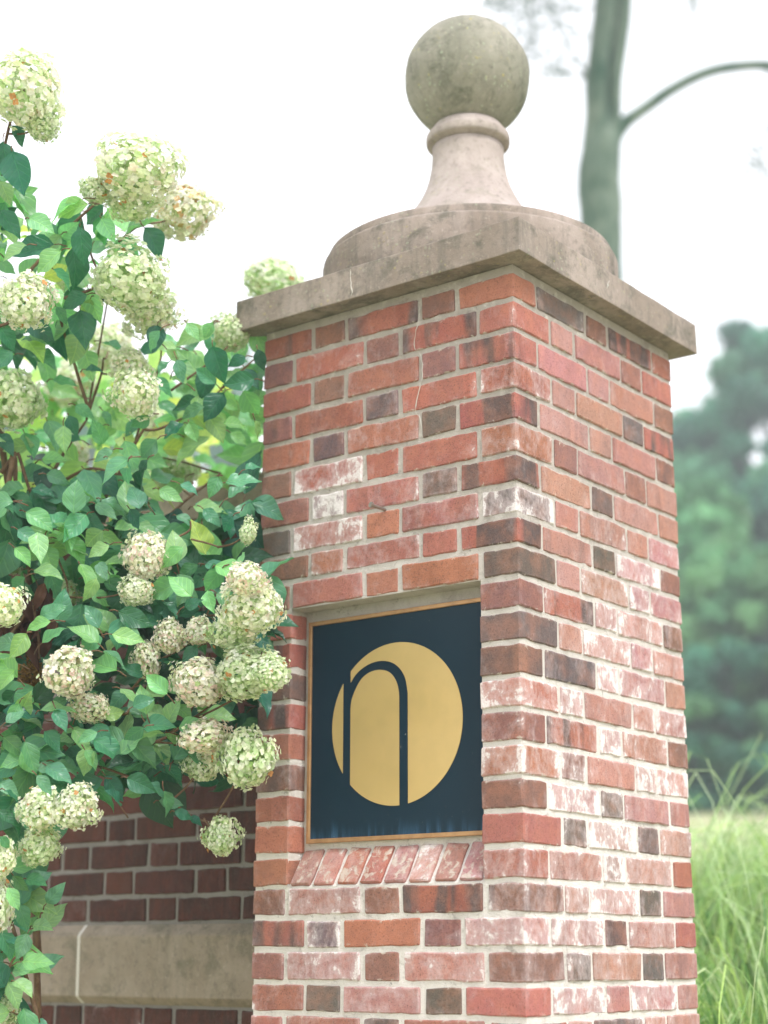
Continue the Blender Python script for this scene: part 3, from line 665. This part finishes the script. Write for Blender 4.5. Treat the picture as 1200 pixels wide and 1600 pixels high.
leaves(lower, C2, [(522, 698, 398, 765, 'm'), (522, 708, 500, 805, 'm'), (460, 660, 380, 700, 'm'), (440, 690, 530, 730, 'l'), (502, 788, 578, 835, 'd'), (248, 862, 378, 902, 'm'), (412, 862, 525, 935, 'm'), (290, 822, 435, 850, 'l'), (318, 918, 435, 975, 'm'),
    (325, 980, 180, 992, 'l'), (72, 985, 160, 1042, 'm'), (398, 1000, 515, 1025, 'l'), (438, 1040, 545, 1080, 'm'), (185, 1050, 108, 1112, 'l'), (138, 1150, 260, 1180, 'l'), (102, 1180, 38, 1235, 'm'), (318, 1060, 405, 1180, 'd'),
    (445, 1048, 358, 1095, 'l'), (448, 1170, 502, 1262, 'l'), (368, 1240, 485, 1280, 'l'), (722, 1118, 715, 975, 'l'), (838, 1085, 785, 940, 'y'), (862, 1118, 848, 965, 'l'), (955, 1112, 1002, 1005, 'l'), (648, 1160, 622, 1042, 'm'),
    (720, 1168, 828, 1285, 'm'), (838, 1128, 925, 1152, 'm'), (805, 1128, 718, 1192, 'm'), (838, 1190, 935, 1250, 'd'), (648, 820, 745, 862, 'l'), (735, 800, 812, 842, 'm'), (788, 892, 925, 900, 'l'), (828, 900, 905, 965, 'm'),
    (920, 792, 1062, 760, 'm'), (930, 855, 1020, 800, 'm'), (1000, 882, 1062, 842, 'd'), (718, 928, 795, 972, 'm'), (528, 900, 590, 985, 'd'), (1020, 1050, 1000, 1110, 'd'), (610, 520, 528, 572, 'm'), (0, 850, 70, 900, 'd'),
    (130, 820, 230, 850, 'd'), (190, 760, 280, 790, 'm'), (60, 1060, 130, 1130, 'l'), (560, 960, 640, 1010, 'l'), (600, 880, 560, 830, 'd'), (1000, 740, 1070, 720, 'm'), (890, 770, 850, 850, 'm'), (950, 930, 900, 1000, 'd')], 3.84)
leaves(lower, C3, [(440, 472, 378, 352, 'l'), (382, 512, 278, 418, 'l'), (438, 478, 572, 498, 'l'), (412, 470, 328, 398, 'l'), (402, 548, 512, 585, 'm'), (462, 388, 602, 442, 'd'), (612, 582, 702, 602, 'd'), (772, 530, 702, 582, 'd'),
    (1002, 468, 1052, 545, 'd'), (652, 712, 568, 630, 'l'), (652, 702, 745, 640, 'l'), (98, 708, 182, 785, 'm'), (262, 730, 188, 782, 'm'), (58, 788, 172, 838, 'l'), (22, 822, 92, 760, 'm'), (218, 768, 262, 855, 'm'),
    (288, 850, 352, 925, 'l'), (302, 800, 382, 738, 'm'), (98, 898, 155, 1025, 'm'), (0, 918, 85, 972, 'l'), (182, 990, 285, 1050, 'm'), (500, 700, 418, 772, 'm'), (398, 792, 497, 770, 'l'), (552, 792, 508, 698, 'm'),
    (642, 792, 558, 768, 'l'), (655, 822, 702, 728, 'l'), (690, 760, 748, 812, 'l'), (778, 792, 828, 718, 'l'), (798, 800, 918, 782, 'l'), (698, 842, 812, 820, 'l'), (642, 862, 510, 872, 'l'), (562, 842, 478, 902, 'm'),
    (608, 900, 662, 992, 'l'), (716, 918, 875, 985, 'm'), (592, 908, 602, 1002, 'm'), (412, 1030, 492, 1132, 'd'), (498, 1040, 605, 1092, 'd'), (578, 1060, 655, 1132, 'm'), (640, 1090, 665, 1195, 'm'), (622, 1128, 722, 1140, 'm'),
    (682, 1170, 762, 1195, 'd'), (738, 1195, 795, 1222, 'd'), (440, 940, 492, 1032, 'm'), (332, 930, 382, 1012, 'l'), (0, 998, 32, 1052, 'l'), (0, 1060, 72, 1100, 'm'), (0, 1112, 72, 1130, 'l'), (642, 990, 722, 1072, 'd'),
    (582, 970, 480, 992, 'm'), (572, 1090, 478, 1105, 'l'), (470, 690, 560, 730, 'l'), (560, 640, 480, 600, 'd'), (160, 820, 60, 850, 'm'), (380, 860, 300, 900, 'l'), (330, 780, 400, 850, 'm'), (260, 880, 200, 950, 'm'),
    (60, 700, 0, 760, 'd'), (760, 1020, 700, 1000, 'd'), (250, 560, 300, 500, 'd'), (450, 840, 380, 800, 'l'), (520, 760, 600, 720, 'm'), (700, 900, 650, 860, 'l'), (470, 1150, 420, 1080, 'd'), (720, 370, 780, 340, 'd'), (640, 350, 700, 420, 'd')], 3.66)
leaves(lower, C4, [(62, 372, 125, 445, 'm'), (55, 440, 108, 515, 'm'), (30, 488, 88, 582, 'l'), (85, 510, 235, 592, 'l'), (108, 452, 188, 470, 'm'), (0, 672, 60, 782, 'm'), (112, 675, 66, 785, 'm'), (88, 790, 208, 780, 'l'),
    (70, 788, 108, 862, 'm'), (28, 875, 92, 975, 'l'), (58, 870, 135, 918, 'l'), (0, 818, 32, 882, 'm'), (0, 880, 20, 985, 'd'), (20, 90, 90, 130, 'd'), (0, 170, 60, 230, 'd'), (40, 200, 90, 280, 'd'), (150, 30, 220, 110, 'm'), (0, 280, 50, 330, 'm')], 3.55)
# branches
BR = [([(155, 795), (180, 749), (207, 699), (226, 668), (234, 652)], .0055, .003, upper, 4.05), ([(226, 672), (253, 669), (310, 638), (345, 607)], .0038, .0024, upper, 4.05),
        ([(268, 611), (330, 563), (352, 545)], .0034, .002, upper, 4.1), ([(84, 737), (107, 695), (134, 657)], .005, .003, upper, 4.1), ([(140, 640), (159, 584), (162, 560)], .004, .002, upper, 4.1),
        ([(0, 510), (19, 502), (60, 478)], .0045, .003, upper, 3.9), ([(42, 427), (87, 379), (125, 338), (150, 316)], .0045, .003, upper, 3.9), ([(90, 470), (133, 456), (156, 448), (190, 455)], .004, .003, upper, 3.9),
        ([(185, 378), (205, 362), (222, 350)], .003, .002, upper, 3.95), ([(8, 225), (17, 190), (25, 165)], .0035, .003, upper, 3.8), ([(100, 752), (145, 732), (200, 745)], .0045, .003, upper, 4.1), ([(345, 740), (300, 725), (250, 715)], .003, .002, upper, 4.3),
        ([(60, 1500), (40, 1200), (70, 900), (155, 795)], .011, .006, upper, 4.1), ([(70, 1000), (20, 800), (0, 600), (42, 427)], .009, .005, upper, 4.08), ([(20, 800), (-20, 500), (8, 225)], .008, .004, upper, 4.0), ([(140, 640), (100, 520), (90, 470)], .004, .003, upper, 4.0),
        ([(135, 657), (185, 378)], .003, .002, upper, 4.1), ([(300, 1010), (240, 900), (250, 820), (345, 740)], .004, .003, upper, 4.15), ([(345, 607), (400, 560)], .003, .002, upper, 4.1),
        ([(207, 699), (250, 560), (235, 520)], .003, .002, upper, 4.1), ([(125, 338), (150, 420), (190, 455)], .003, .002, upper, 3.95),
        ([(60, 1600), (60, 1300), (120, 1180), (220, 1180)], .009, .005, lower, 3.85), ([(210, 1188), (235, 1162), (262, 1150), (290, 1130)], .0045, .0025, lower, 3.68), ([(100, 1180), (160, 1130), (200, 1115)], .004, .003, lower, 3.72),
        ([(0, 1015), (30, 970), (68, 915)], .004, .0035, lower, 3.8), ([(52, 945), (60, 1000), (60, 1030)], .0032, .002, lower, 3.8), ([(90, 870), (106, 920), (102, 1005)], .0028, .002, lower, 3.85),
        ([(230, 865), (262, 845), (295, 830), (298, 815)], .003, .002, lower, 3.8), ([(298, 842), (320, 848), (340, 855)], .0024, .0018, lower, 3.8), ([(60, 1300), (20, 1220), (0, 1200)], .004, .003, lower, 3.7),
        ([(100, 1165), (125, 1190), (160, 1200)], .005, .003, lower, 3.7), ([(160, 1200), (230, 1225), (300, 1275), (330, 1285)], .003, .002, lower, 3.66), ([(22, 715), (25, 760), (38, 790), (40, 850), (45, 900)], .006, .004, lower, 3.95),
        ([(28, 708), (45, 760), (70, 830), (75, 880)], .004, .003, lower, 3.95), ([(0, 740), (15, 720), (26, 708)], .006, .006, lower, 3.95), ([(0, 830), (12, 760), (20, 712)], .006, .007, lower, 3.93), ([(60, 1600), (20, 1450), (0, 1380)], .005, .003, lower, 3.6),
        ([(120, 1180), (230, 1050), (300, 1000), (340, 930)], .004, .002, lower, 3.8), ([(10, 1530), (20, 1500), (35, 1490)], .003, .002, lower, 3.55)]
BRP = {}; HEADS = []
for pts, r0, r1, sh, d in BR:
    sh.stem([at(x, y, d) for x, y in pts], r0, r1)
    for p in spline([(x, y, 0) for x, y in pts], 6): BRP.setdefault(sh.o.name, []).append((p.x, p.y, d))
for row in [(38, 140, 52, 68, 'c', 3.75), (66, 196, 26, 26, 'g', 3.76), (215, 265, 70, 52, 'c', 3.78), (150, 298, 28, 18, 'g', 3.8), (205, 315, 40, 30, 'g', 3.84), (288, 330, 50, 44, 'o', 4.05), (205, 438, 64, 52, 'g', 3.80),
            (235, 488, 44, 38, 'c', 3.92), (38, 468, 46, 42, 'c', 3.6), (428, 440, 58, 34, 'g', 4.55), (362, 520, 32, 30, 'g', 4.15), (204, 572, 34, 28, 'c', 3.95), (212, 616, 37, 36, 'c', 3.85),
            (170, 545, 44, 34, 'c', 4.5), (22, 625, 46, 48, 'g', 3.95), (268, 738, 40, 28, 'g', 4.35), (110, 600, 38, 36, 'c', 4.8), (240, 660, 26, 24, 'c', 4.6), (120, 712, 14, 26, 'c', 4.6), (110, 430, 24, 30, 'g', 4.3)]:
    head(upper, *row)
for row in [(230, 868, 34, 40, 'p', 3.74), (215, 922, 28, 24, 'c', 3.72), (0, 945, 38, 34, 'c', 3.55), (385, 905, 34, 26, 'p', 3.50), (396, 945, 48, 42, 'c', 3.54), (366, 985, 42, 30, 'g', 3.62), (384, 1050, 52, 42, 'g', 3.56),
            (425, 1052, 28, 28, 'g', 3.50), (312, 1066, 44, 38, 'p', 3.58), (266, 994, 22, 28, 'p', 3.72), (310, 986, 24, 22, 'p', 3.70), (230, 1032, 22, 30, 'p', 3.72), (110, 1050, 42, 40, 'p', 3.62), (140, 1106, 34, 20, 'p', 3.68),
            (320, 1150, 40, 28, 'p', 3.60), (318, 1192, 30, 28, 'g', 3.68), (386, 1184, 40, 48, 'g', 3.56), (62, 1262, 32, 34, 'c', 3.52), (118, 1260, 35, 34, 'c', 3.50), (60, 1322, 34, 30, 'g', 3.55), (0, 1342, 22, 36, 'c', 3.5),
            (-4, 1412, 20, 42, 'c', 3.5), (8, 1580, 18, 30, 'g', 3.6), (104, 930, 20, 20, 'g', 3.95), (20, 880, 18, 18, 'g', 3.95), (388, 832, 13, 20, 'g', 3.74)]:
    head(lower, *row)
head(lower, 346, 1306, 26, 32, 'g', 3.62, (318, 1278))
# the rest of the foliage, filled in behind the leaves one can follow
def inside(poly, x, y):
    c = False; j = len(poly) - 1
    for i in range(len(poly)):
        if (poly[i][1] > y) != (poly[j][1] > y) and x < (poly[j][0] - poly[i][0]) * (y - poly[i][1]) / (poly[j][1] - poly[i][1]) + poly[i][0]: c = not c
        j = i
    return c
def fill(sh, poly, n, d0, d1, tones, size=(.07, .115), own=False, hang=.35, clear=False):
    xs = [p[0] for p in poly]; ys = [p[1] for p in poly]; k = 0
    while k < n:
        x, y = random.uniform(min(xs), max(xs)), random.uniform(min(ys), max(ys))
        if not inside(poly, x, y): continue
        if clear and any(math.hypot((x - a) / (p + 22), (y - b) / (q + 22)) < 1 and d0 < dd + .03 for a, b, p, q, dd in HEADS): continue
        k += 1; P = at(x, y, random.uniform(d0, d1)); L = random.uniform(*size); a = random.uniform(0, 2 * PI)
        D = (RT * math.cos(a) + Vector((0, 0, 1)) * (math.sin(a) * .8 - hang) + FW * random.gauss(-.1, .35)).normalized()
        sh.leaf(P, P + D * L, random.choice(tones), own, random.random() < .5)
fill(upper, [(-40, 300), (60, 320), (160, 330), (240, 380), (250, 420), (150, 450), (130, 560), (-40, 560)], 62, 3.95, 4.15, 'lllmy', own=True)
fill(upper, [(-40, 190), (20, 200), (40, 330), (-40, 340)], 14, 3.85, 4.0, 'lmd', own=True)
fill(upper, [(-40, 560), (130, 560), (230, 600), (290, 540), (410, 560), (412, 720), (300, 760), (200, 800), (-40, 860)], 90, 4.1, 4.4, 'lllym')
fill(upper, [(300, 500), (412, 520), (412, 700), (300, 620)], 18, 4.1, 4.35, 'lllm', own=True)
fill(upper, [(-60, 540), (410, 600), (412, 740), (200, 790), (-60, 900)], 330, 4.75, 5.4, 'llyyl', own=False)
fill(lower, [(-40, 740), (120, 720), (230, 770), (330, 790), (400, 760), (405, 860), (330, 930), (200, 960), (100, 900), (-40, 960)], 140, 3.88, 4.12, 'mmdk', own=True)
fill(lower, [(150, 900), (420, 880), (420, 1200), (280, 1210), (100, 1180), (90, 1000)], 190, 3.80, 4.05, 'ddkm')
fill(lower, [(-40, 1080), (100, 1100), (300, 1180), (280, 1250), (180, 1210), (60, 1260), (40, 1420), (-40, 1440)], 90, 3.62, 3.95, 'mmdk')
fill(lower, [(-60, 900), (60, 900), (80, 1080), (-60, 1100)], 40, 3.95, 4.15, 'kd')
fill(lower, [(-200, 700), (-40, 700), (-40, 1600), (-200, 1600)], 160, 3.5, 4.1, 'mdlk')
fill(upper, [(-220, 100), (-40, 100), (-40, 800), (-220, 800)], 150, 3.8, 4.3, 'mdlk')
fill(lower, [(-40, 1450), (30, 1460), (40, 1600), (-40, 1600)], 20, 3.5, 3.7, 'mdl')
fill(lower, [(90, 880), (400, 860), (420, 1100), (400, 1190), (280, 1200), (90, 1190), (0, 1230), (0, 1060)], 62, 3.58, 3.72, 'llm', (.05, .085), True, .1, True)
fill(lower, [(0, 780), (230, 790), (300, 860), (200, 950), (60, 900), (0, 900)], 26, 3.70, 3.85, 'llm', (.06, .09), True, .1, True)
fill(lower, [(-30, 1230), (60, 1210), (80, 1440), (40, 1600), (-30, 1600)], 34, 3.56, 3.72, 'lmm', (.05, .08), True, .1, True)
fill(upper, [(-20, 330), (180, 330), (250, 560), (400, 570), (400, 720), (-20, 760)], 34, 3.86, 4.0, 'llm', (.05, .085), True, .1, True)
upper.build(); lower.build()
# withered leaves hanging in the shrub
wb = []; wt = []
for _ in range(70):
    x, y = random.uniform(-10, 82), random.uniform(905, 1010)
    P = at(x, y, random.uniform(3.78, 3.95)); L = random.uniform(.03, .075)
    wb.append(np.array(leaf_matrix(P, P + Vector((random.gauss(0, .3), random.gauss(0, .3), -1)).normalized() * L) @ Matrix.Diagonal((.55, 1, 1.6, 1)))); c = random.uniform(.5, 1.3); wt.append((.10 * c, .048 * c, .035 * c))
VV, FF, TT, _ = inst_np(LT[3][0], LT[3][1], wb, wt)
o = link('withered_leaves', np_mesh('withered_leaves', VV, FF, M_dead, TT, True), lower.o); o['kind'] = 'stuff'
wb = []; wt = []
for _ in range(420):
    d = Vector((random.gauss(0, .34), random.gauss(0, .3), random.gauss(0, .42))); P = at(48, 1060, 3.86) + d * .05
    m = Matrix.Translation(P) @ Matrix.Rotation(random.uniform(0, 6), 4, 'X') @ Matrix.Rotation(random.uniform(0, 6), 4, 'Z') @ Matrix.Scale(random.uniform(.008, .016), 4); wb.append(np.array(m)); c = random.uniform(.4, 1.3); wt.append((.30 * c, .17 * c, .05 * c))
VV, FF, TT, _ = inst_np(LT[1][0], LT[1][1], wb, wt)
o = link('withered_flower_head', np_mesh('withered_flower_head', VV, FF, M_dead, TT, True), lower.o); o['kind'] = 'stuff'

# ------------------------------------------------------------------ far plants
def blob_tree(name, base, height, spread, n_clump, n_leaf, size, cols, label, group=None, cat='tree', shape='round', low=.12, trunk_r=.18, lift=None):
    """a tapered trunk with limbs and a crown of leaf-sized faces gathered in clumps"""
    r = random.Random(hash(round(base[0] * 10)) + len(label)); nr = np.random.default_rng(abs(int(base[0] * 100)) + 3)
    t = empty(name, base, label, cat, group); B = Vector(base); bm = bmesh.new()
    tube(bm, [B + Vector((0, 0, -.3)), B + Vector((.02 * height, 0, height * .4)), B + Vector((0, .02 * height, height * .92))], [trunk_r * 1.2, trunk_r * .8, trunk_r * .15], 9)
    C = []; R_ = []
    for i in range(n_clump):
        u = low + (1 - low) * r.random() ** .85
        if shape == 'cone': w = spread * (1.03 - u) ** .8
        elif shape == 'vase': w = spread * (.35 + .75 * math.sin(PI * min(1, u * .8)))
        else: w = spread * math.sqrt(max(.03, 1 - ((u - .5) / .53) ** 2))
        a = r.uniform(0, 2 * PI); q = math.sqrt(r.random()) * .5 + .5
        p = B + Vector((math.cos(a) * w * q, math.sin(a) * w * q, height * u)); C.append(p); R_.append(r.uniform(.5, 1.1) * spread * .26)
        if i % 3 == 0: tube(bm, [B + Vector((0, 0, max(.15 * height, height * (u - .2)))), (B + Vector((0, 0, height * (u - .06))) + p) / 2, p], [trunk_r * .35, trunk_r * .2, trunk_r * .06], 5)
    bm_obj('trunk', bm, M_bark, t, True)
    C = np.array([tuple(c) for c in C]); R_ = np.array(R_); idx = nr.integers(0, n_clump, n_leaf)
    D = nr.normal(size=(n_leaf, 3)); D /= np.linalg.norm(D, axis=1)[:, None]; rad = nr.random(n_leaf) ** .5
    P = C[idx] + D * (R_[idx] * rad)[:, None] * np.array([1, 1, .75])
    A = nr.normal(size=(n_leaf, 3)); A /= np.linalg.norm(A, axis=1)[:, None]; Bv = np.cross(A, D + .01); Bv /= np.linalg.norm(Bv, axis=1)[:, None]
    sz = size * nr.uniform(.6, 1.4, n_leaf)[:, None]
    V = np.stack([P - A * sz, P - Bv * sz * .5, P + A * sz, P + Bv * sz * .5], 1).reshape(-1, 3)
    F = np.arange(n_leaf * 4).reshape(-1, 4); cc = np.array(cols)[nr.integers(0, len(cols), n_clump)] * nr.uniform(.75, 1.3, (n_clump, 1))
    T = np.repeat(cc[idx] * nr.uniform(.75, 1.3, (n_leaf, 1)), 4, 0)
    link('crown', np_mesh('crown', V, F, M_far, T), t); return t
def gpos(px, dist, ref=1500):
    p = at(px, ref, dist); return (p.x, p.y, ground_z(p.x, p.y) - .05)
def htop(px, py, dist): return at(px, py, dist).z - gpos(px, dist)[2]
G1 = [(.065, .22, .145), (.095, .27, .155), (.05, .18, .125)]; G2 = [(.11, .28, .13), (.09, .25, .12), (.14, .31, .14)]; G3 = [(.03, .12, .075), (.045, .15, .08), (.08, .20, .09)]
GT = 'trees beyond the lawn'
for px, ptop, dist, spread, cols, shp, lab in [
        (1270, 425, 36, 2.7, G1, 'round', 'tall blue green tree at the right edge, its top fading into the white sky'),
        (1130, 590, 40, 1.9, G1, 'round', 'narrow hazy tree between the pillar and the tall tree, with ragged top'),
        (1110, 720, 29, 1.3, G2, 'round', 'rounded yellow green tree just right of the pillar'),
        (1195, 830, 27, 1.4, G2, 'round', 'low mid green tree at the right edge in front of the tall one'),
        (1040, 700, 42, 1.9, G1, 'round', 'dark green tree mostly hidden behind the pillar'),
        (1330, 640, 33, 2.4, G1, 'round', 'broad dark tree just beyond the right edge of the lawn')]:
    b = gpos(px, dist); blob_tree('broadleaf_tree', b, htop(px, ptop, dist), spread, 170, 34000, .15, cols, lab, GT, shape=shp, low=.03)
for px, ptop, dist, sp, lab in [(1075, 1040, 24.5, 1.0, 'dark bush beside the pillar at the edge of the dry lawn'), (1150, 1000, 25, 1.2, 'dark green bush under the trees, in the middle of the gap'), (1225, 1020, 24.5, 1.1, 'dark bush at the right edge behind the tall grass')]:
    b = gpos(px, dist); blob_tree('bush', b, htop(px, ptop, dist), sp, 40, 9000, .10, G3 + G1[:1], lab, 'bushes at the foot of the trees', 'bush', low=.0, trunk_r=.06)
for px, ptop, dist, sp, lab in [(331, 470, 46, 1.1, 'pale distant conifer left of the pillar cap, its top like a blunt cone'), (120, 500, 44, 2.2, 'distant hazy tree behind the upper hydrangea flowers'), (362, 412, 60, .55, 'thin distant conifer spire next to the pillar cap'), (240, 540, 48, 2.4, 'distant hazy tree low behind the hydrangeas'), (-60, 520, 45, 2.5, 'distant hazy tree beyond the left edge')]:
    b = gpos(px, dist); blob_tree('conifer_tree', b, htop(px, ptop, dist), sp, 70, 9000, .15, G1, lab, 'distant trees on the left', shape='cone', low=.3)

# the near tree whose trunk stands behind the pillar
TD = 15.
tb = gpos(945, TD); tree = empty('tree', tb, 'grey green tree trunk with one arching side branch, behind the pillar cap', 'tree')
path = [(945, 1500, 42), (942, 900, 36), (941, 520, 32), (940, 400, 30), (938, 330, 31), (936, 270, 31.5), (942, 200, 27), (944, 120, 27), (955, 40, 28), (962, -60, 27), (975, -260, 24), (990, -520, 18), (1010, -800, 10)]
pts = [at(x, y, TD) for x, y, r in path]; pts[0] = Vector((tb[0], tb[1], tb[2] - .2)); rr = [r * 1.08 / FPX * TD for _, _, r in path]
P = spline(pts, 6); n = len(P); bm = bmesh.new(); NS = 72; rings = []
for i, p in enumerate(P):
    t = i / (n - 1) * (len(rr) - 1); a = int(min(t, len(rr) - 2)); r0 = rr[a] + (rr[a + 1] - rr[a]) * (t - a)
    ring = []
    for j in range(NS):
        an = j * 2 * PI / NS; d = RT * math.cos(an) + FW.cross(RT) * 0 + Vector((-RT.y, RT.x, 0)) * math.sin(an); d.z = 0
        gro = math.exp(-((((an - (-.95 + .25 * math.sin(i * .11))) + PI) % (2 * PI) - PI) / .26) ** 2) * .75 * max(0, min(1, (t - 5.6) / .8))
        ring.append(bm.verts.new(p + d * r0 * (1 - gro + .06 * noise.noise(Vector((math.cos(an), math.sin(an), i * .22)) * 1.6))))
    rings.append(ring)
for a, b in zip(rings, rings[1:]):
    for j in range(NS): bm.faces.new((a[j], a[(j + 1) % NS], b[(j + 1) % NS], b[j]))
bm_obj('trunk', bm, M_bark, tree, True)
bm = bmesh.new(); P = spline([at(x, y, TD - .0) for x, y in ((950, 228), (975, 194), (1010, 168), (1050, 140), (1100, 115), (1150, 104), (1210, 103), (1290, 120), (1380, 170))], 5)
tube(bm, P, [(14 * random.uniform(.97, 1.03) * math.exp(-i * .55) + 11 - .09 * i) / FPX * TD for i in range(len(P))], 10); bm_obj('branch', bm, M_bark, tree, True)
twb = bmesh.new(); tips = []
def twig(p, d, L, r, lev, rg):
    q_ = p; pts_ = [p]
    for _ in range(4):
        d = (d + Vector((rg.gauss(0, .22), rg.gauss(0, .22), rg.gauss(-.03, .2)))).normalized(); q_ = q_ + d * L / 4; pts_.append(q_)
        tips.append(q_)
    tube(twb, pts_, [r * (1 - .18 * i) for i in range(5)], 5)
    if lev:
        for _ in range(3): twig(pts_[rg.randint(1, 4)], (d + Vector((rg.gauss(0, .8), rg.gauss(0, .8), rg.gauss(0, .7)))).normalized(), L * .62, r * .5, lev - 1, rg)
rg = random.Random(5)
for (x, y), (dx, dyy), L, r_ in [((918, 125), (-.9, .5), .8, .010), ((916, 118), (-.5, .9), .9, .012), ((925, 60), (-1, .1), .8, .010), ((930, 10), (-1, -.1), .9, .012), ((900, -80), (-.8, -.7), .9, .014), ((850, -60), (-.3, -1), .8, .012), ((800, -50), (-.2, -1), .5, .010), ((1060, -30), (.4, -.8), .4, .008), ((1230, 200), (-.6, -.3), .3, .006), ((1230, 270), (-.7, .1), .3, .006), ((920, 118), (-.6, .35), .75, .012), ((940, -60), (-1, -.25), 1.1, .028), ((950, -20), (-.9, .1), .85, .016), ((960, -200), (-1, .2), 1.4, .04), ((985, -150), (1, .1), 1.1, .03), ((990, -300), (1, .3), 1.6, .04), ((1000, -450), (-.7, .8), 1.6, .035), ((1190, 103), (.6, -.6), .9, .015), ((1260, 115), (.3, -.9), .9, .015), ((1300, 130), (-.2, -1), .7, .014)]:
    twig(at(x, y, TD), (RT * dx + Vector((0, 0, 1)) * dyy).normalized(), L, r_, 3, rg)
o = bm_obj('twigs', twb, M_bark, tree, True); o['kind'] = 'stuff'
tp = np.array([tuple(t) for t in tips]); nl = 2600; idx = rng.integers(0, len(tp), nl); P_ = tp[idx] + rng.normal(size=(nl, 3)) * .05
A = rng.normal(size=(nl, 3)); A /= np.linalg.norm(A, axis=1)[:, None]; Bv = np.cross(A, rng.normal(size=(nl, 3))); Bv /= np.linalg.norm(Bv, axis=1)[:, None]; sz = rng.uniform(.012, .03, nl)[:, None]
V = np.stack([P_ - A * sz, P_ - Bv * sz * .5, P_ + A * sz, P_ + Bv * sz * .5], 1).reshape(-1, 3)
link('crown', np_mesh('crown', V, np.arange(nl * 4).reshape(-1, 4), M_far, np.tile((.06, .11, .07), (nl * 4, 1))), tree)

# ------------------------------------------------------------------ fountain grass
def grass_clump(px, dist, n, hmean, spread, cols, label, seed, wk=1.):
    r = np.random.default_rng(seed); b = gpos(px, dist); o_ = np.array(b); K = 9
    az = r.uniform(0, 2 * np.pi, n); H = hmean * (r.uniform(.55, 1.0, n) + .22 * r.random(n) ** 6); Rr_ = spread * r.uniform(.35, 1.35, n); drp = r.uniform(.3, 1.1, n) * H * .72
    rad0 = r.uniform(0, .14, n) ; w = r.uniform(.0020, .0042, n) * wk
    t = np.linspace(0, 1, K)[None]
    rr_ = rad0[:, None] + Rr_[:, None] * t ** 1.7; z = H[:, None] * (1 - (1 - t) ** 1.9) - drp[:, None] * t ** 4
    bend = az[:, None] + r.normal(0, .25, n)[:, None] * t
    C_ = np.stack([np.cos(bend) * rr_, np.sin(bend) * rr_, z], -1) + o_
    side = np.stack([-np.sin(bend), np.cos(bend), r.normal(0, .6, (n, 1)) + 0 * t], -1); side /= np.linalg.norm(side, axis=-1)[..., None]
    ww = (w[:, None] * (1 - t ** 2.5) + .0004)[..., None]
    V = np.stack([C_ - side * ww, C_ + side * ww], 2).reshape(-1, 3)
    base = (np.arange(n) * K * 2)[:, None] + (np.arange(K - 1) * 2)[None]
    F = np.stack([base, base + 1, base + 3, base + 2], -1).reshape(-1, 4)
    cc = np.array(cols)[r.integers(0, len(cols), n)] * r.uniform(.75, 1.25, (n, 1)); T = np.repeat(cc, K * 2, 0)
    e = empty('ornamental_grass', b, label, 'grass', 'ornamental grass clumps by the pillar')
    g = link('blades', np_mesh('blades', V, F, M_blade, T, True), e); g['kind'] = 'stuff'; return e
GC = [(.30, .48, .12), (.40, .56, .17), (.24, .42, .13), (.52, .62, .34), (.17, .34, .12)]
for i, (px, dist, n, h, sp, lab) in enumerate([
        (1200, 5.1, 4600, 1.72, 1.0, 'nearest clump of arching green grass right of the pillar'),
        (1095, 5.9, 4600, 1.80, .95, 'arching grass clump close behind the right edge of the pillar'),
        (1290, 6.2, 4600, 1.95, 1.1, 'tall grass clump reaching in from the right edge'),
        (1190, 7.2, 4600, 1.65, 1.0, 'grass clump behind the nearest one, middle of the gap'),
        (1040, 7.6, 2000, 1.5, 1.0, 'grass clump hidden mostly behind the pillar'),
        (1290, 8.4, 2200, 1.5, 1.0, 'farthest grass clump at the right edge, before the dry lawn')]):
    grass_clump(px, dist, n, h, sp, GC, lab, 40 + i)

grass_clump(1020, 6.3, 1700, 2.15, 1.45, [(.50, .64, .36), (.40, .56, .26), (.34, .50, .22)], 'pale long bladed grass arching out from behind the pillar edge', 77, 1.35)
# ------------------------------------------------------------------ moist air
hz = bmesh.new(); box(hz, -60, 45, -8, 85, GZ - 1.0, 28)
hm = bpy.data.materials.new('haze_air'); hm.use_nodes = True; ht = hm.node_tree; ht.nodes.clear()
hv = ht.nodes.new('ShaderNodeVolumePrincipled'); hv.inputs['Color'].default_value = (.90, .97, .98, 1); hv.inputs['Density'].default_value = .0054; hv.inputs['Anisotropy'].default_value = .2
ho = ht.nodes.new('ShaderNodeOutputMaterial'); ht.links.new(hv.outputs[0], ho.inputs['Volume'])
o = bm_obj('haze', hz, hm); o['kind'] = 'stuff'
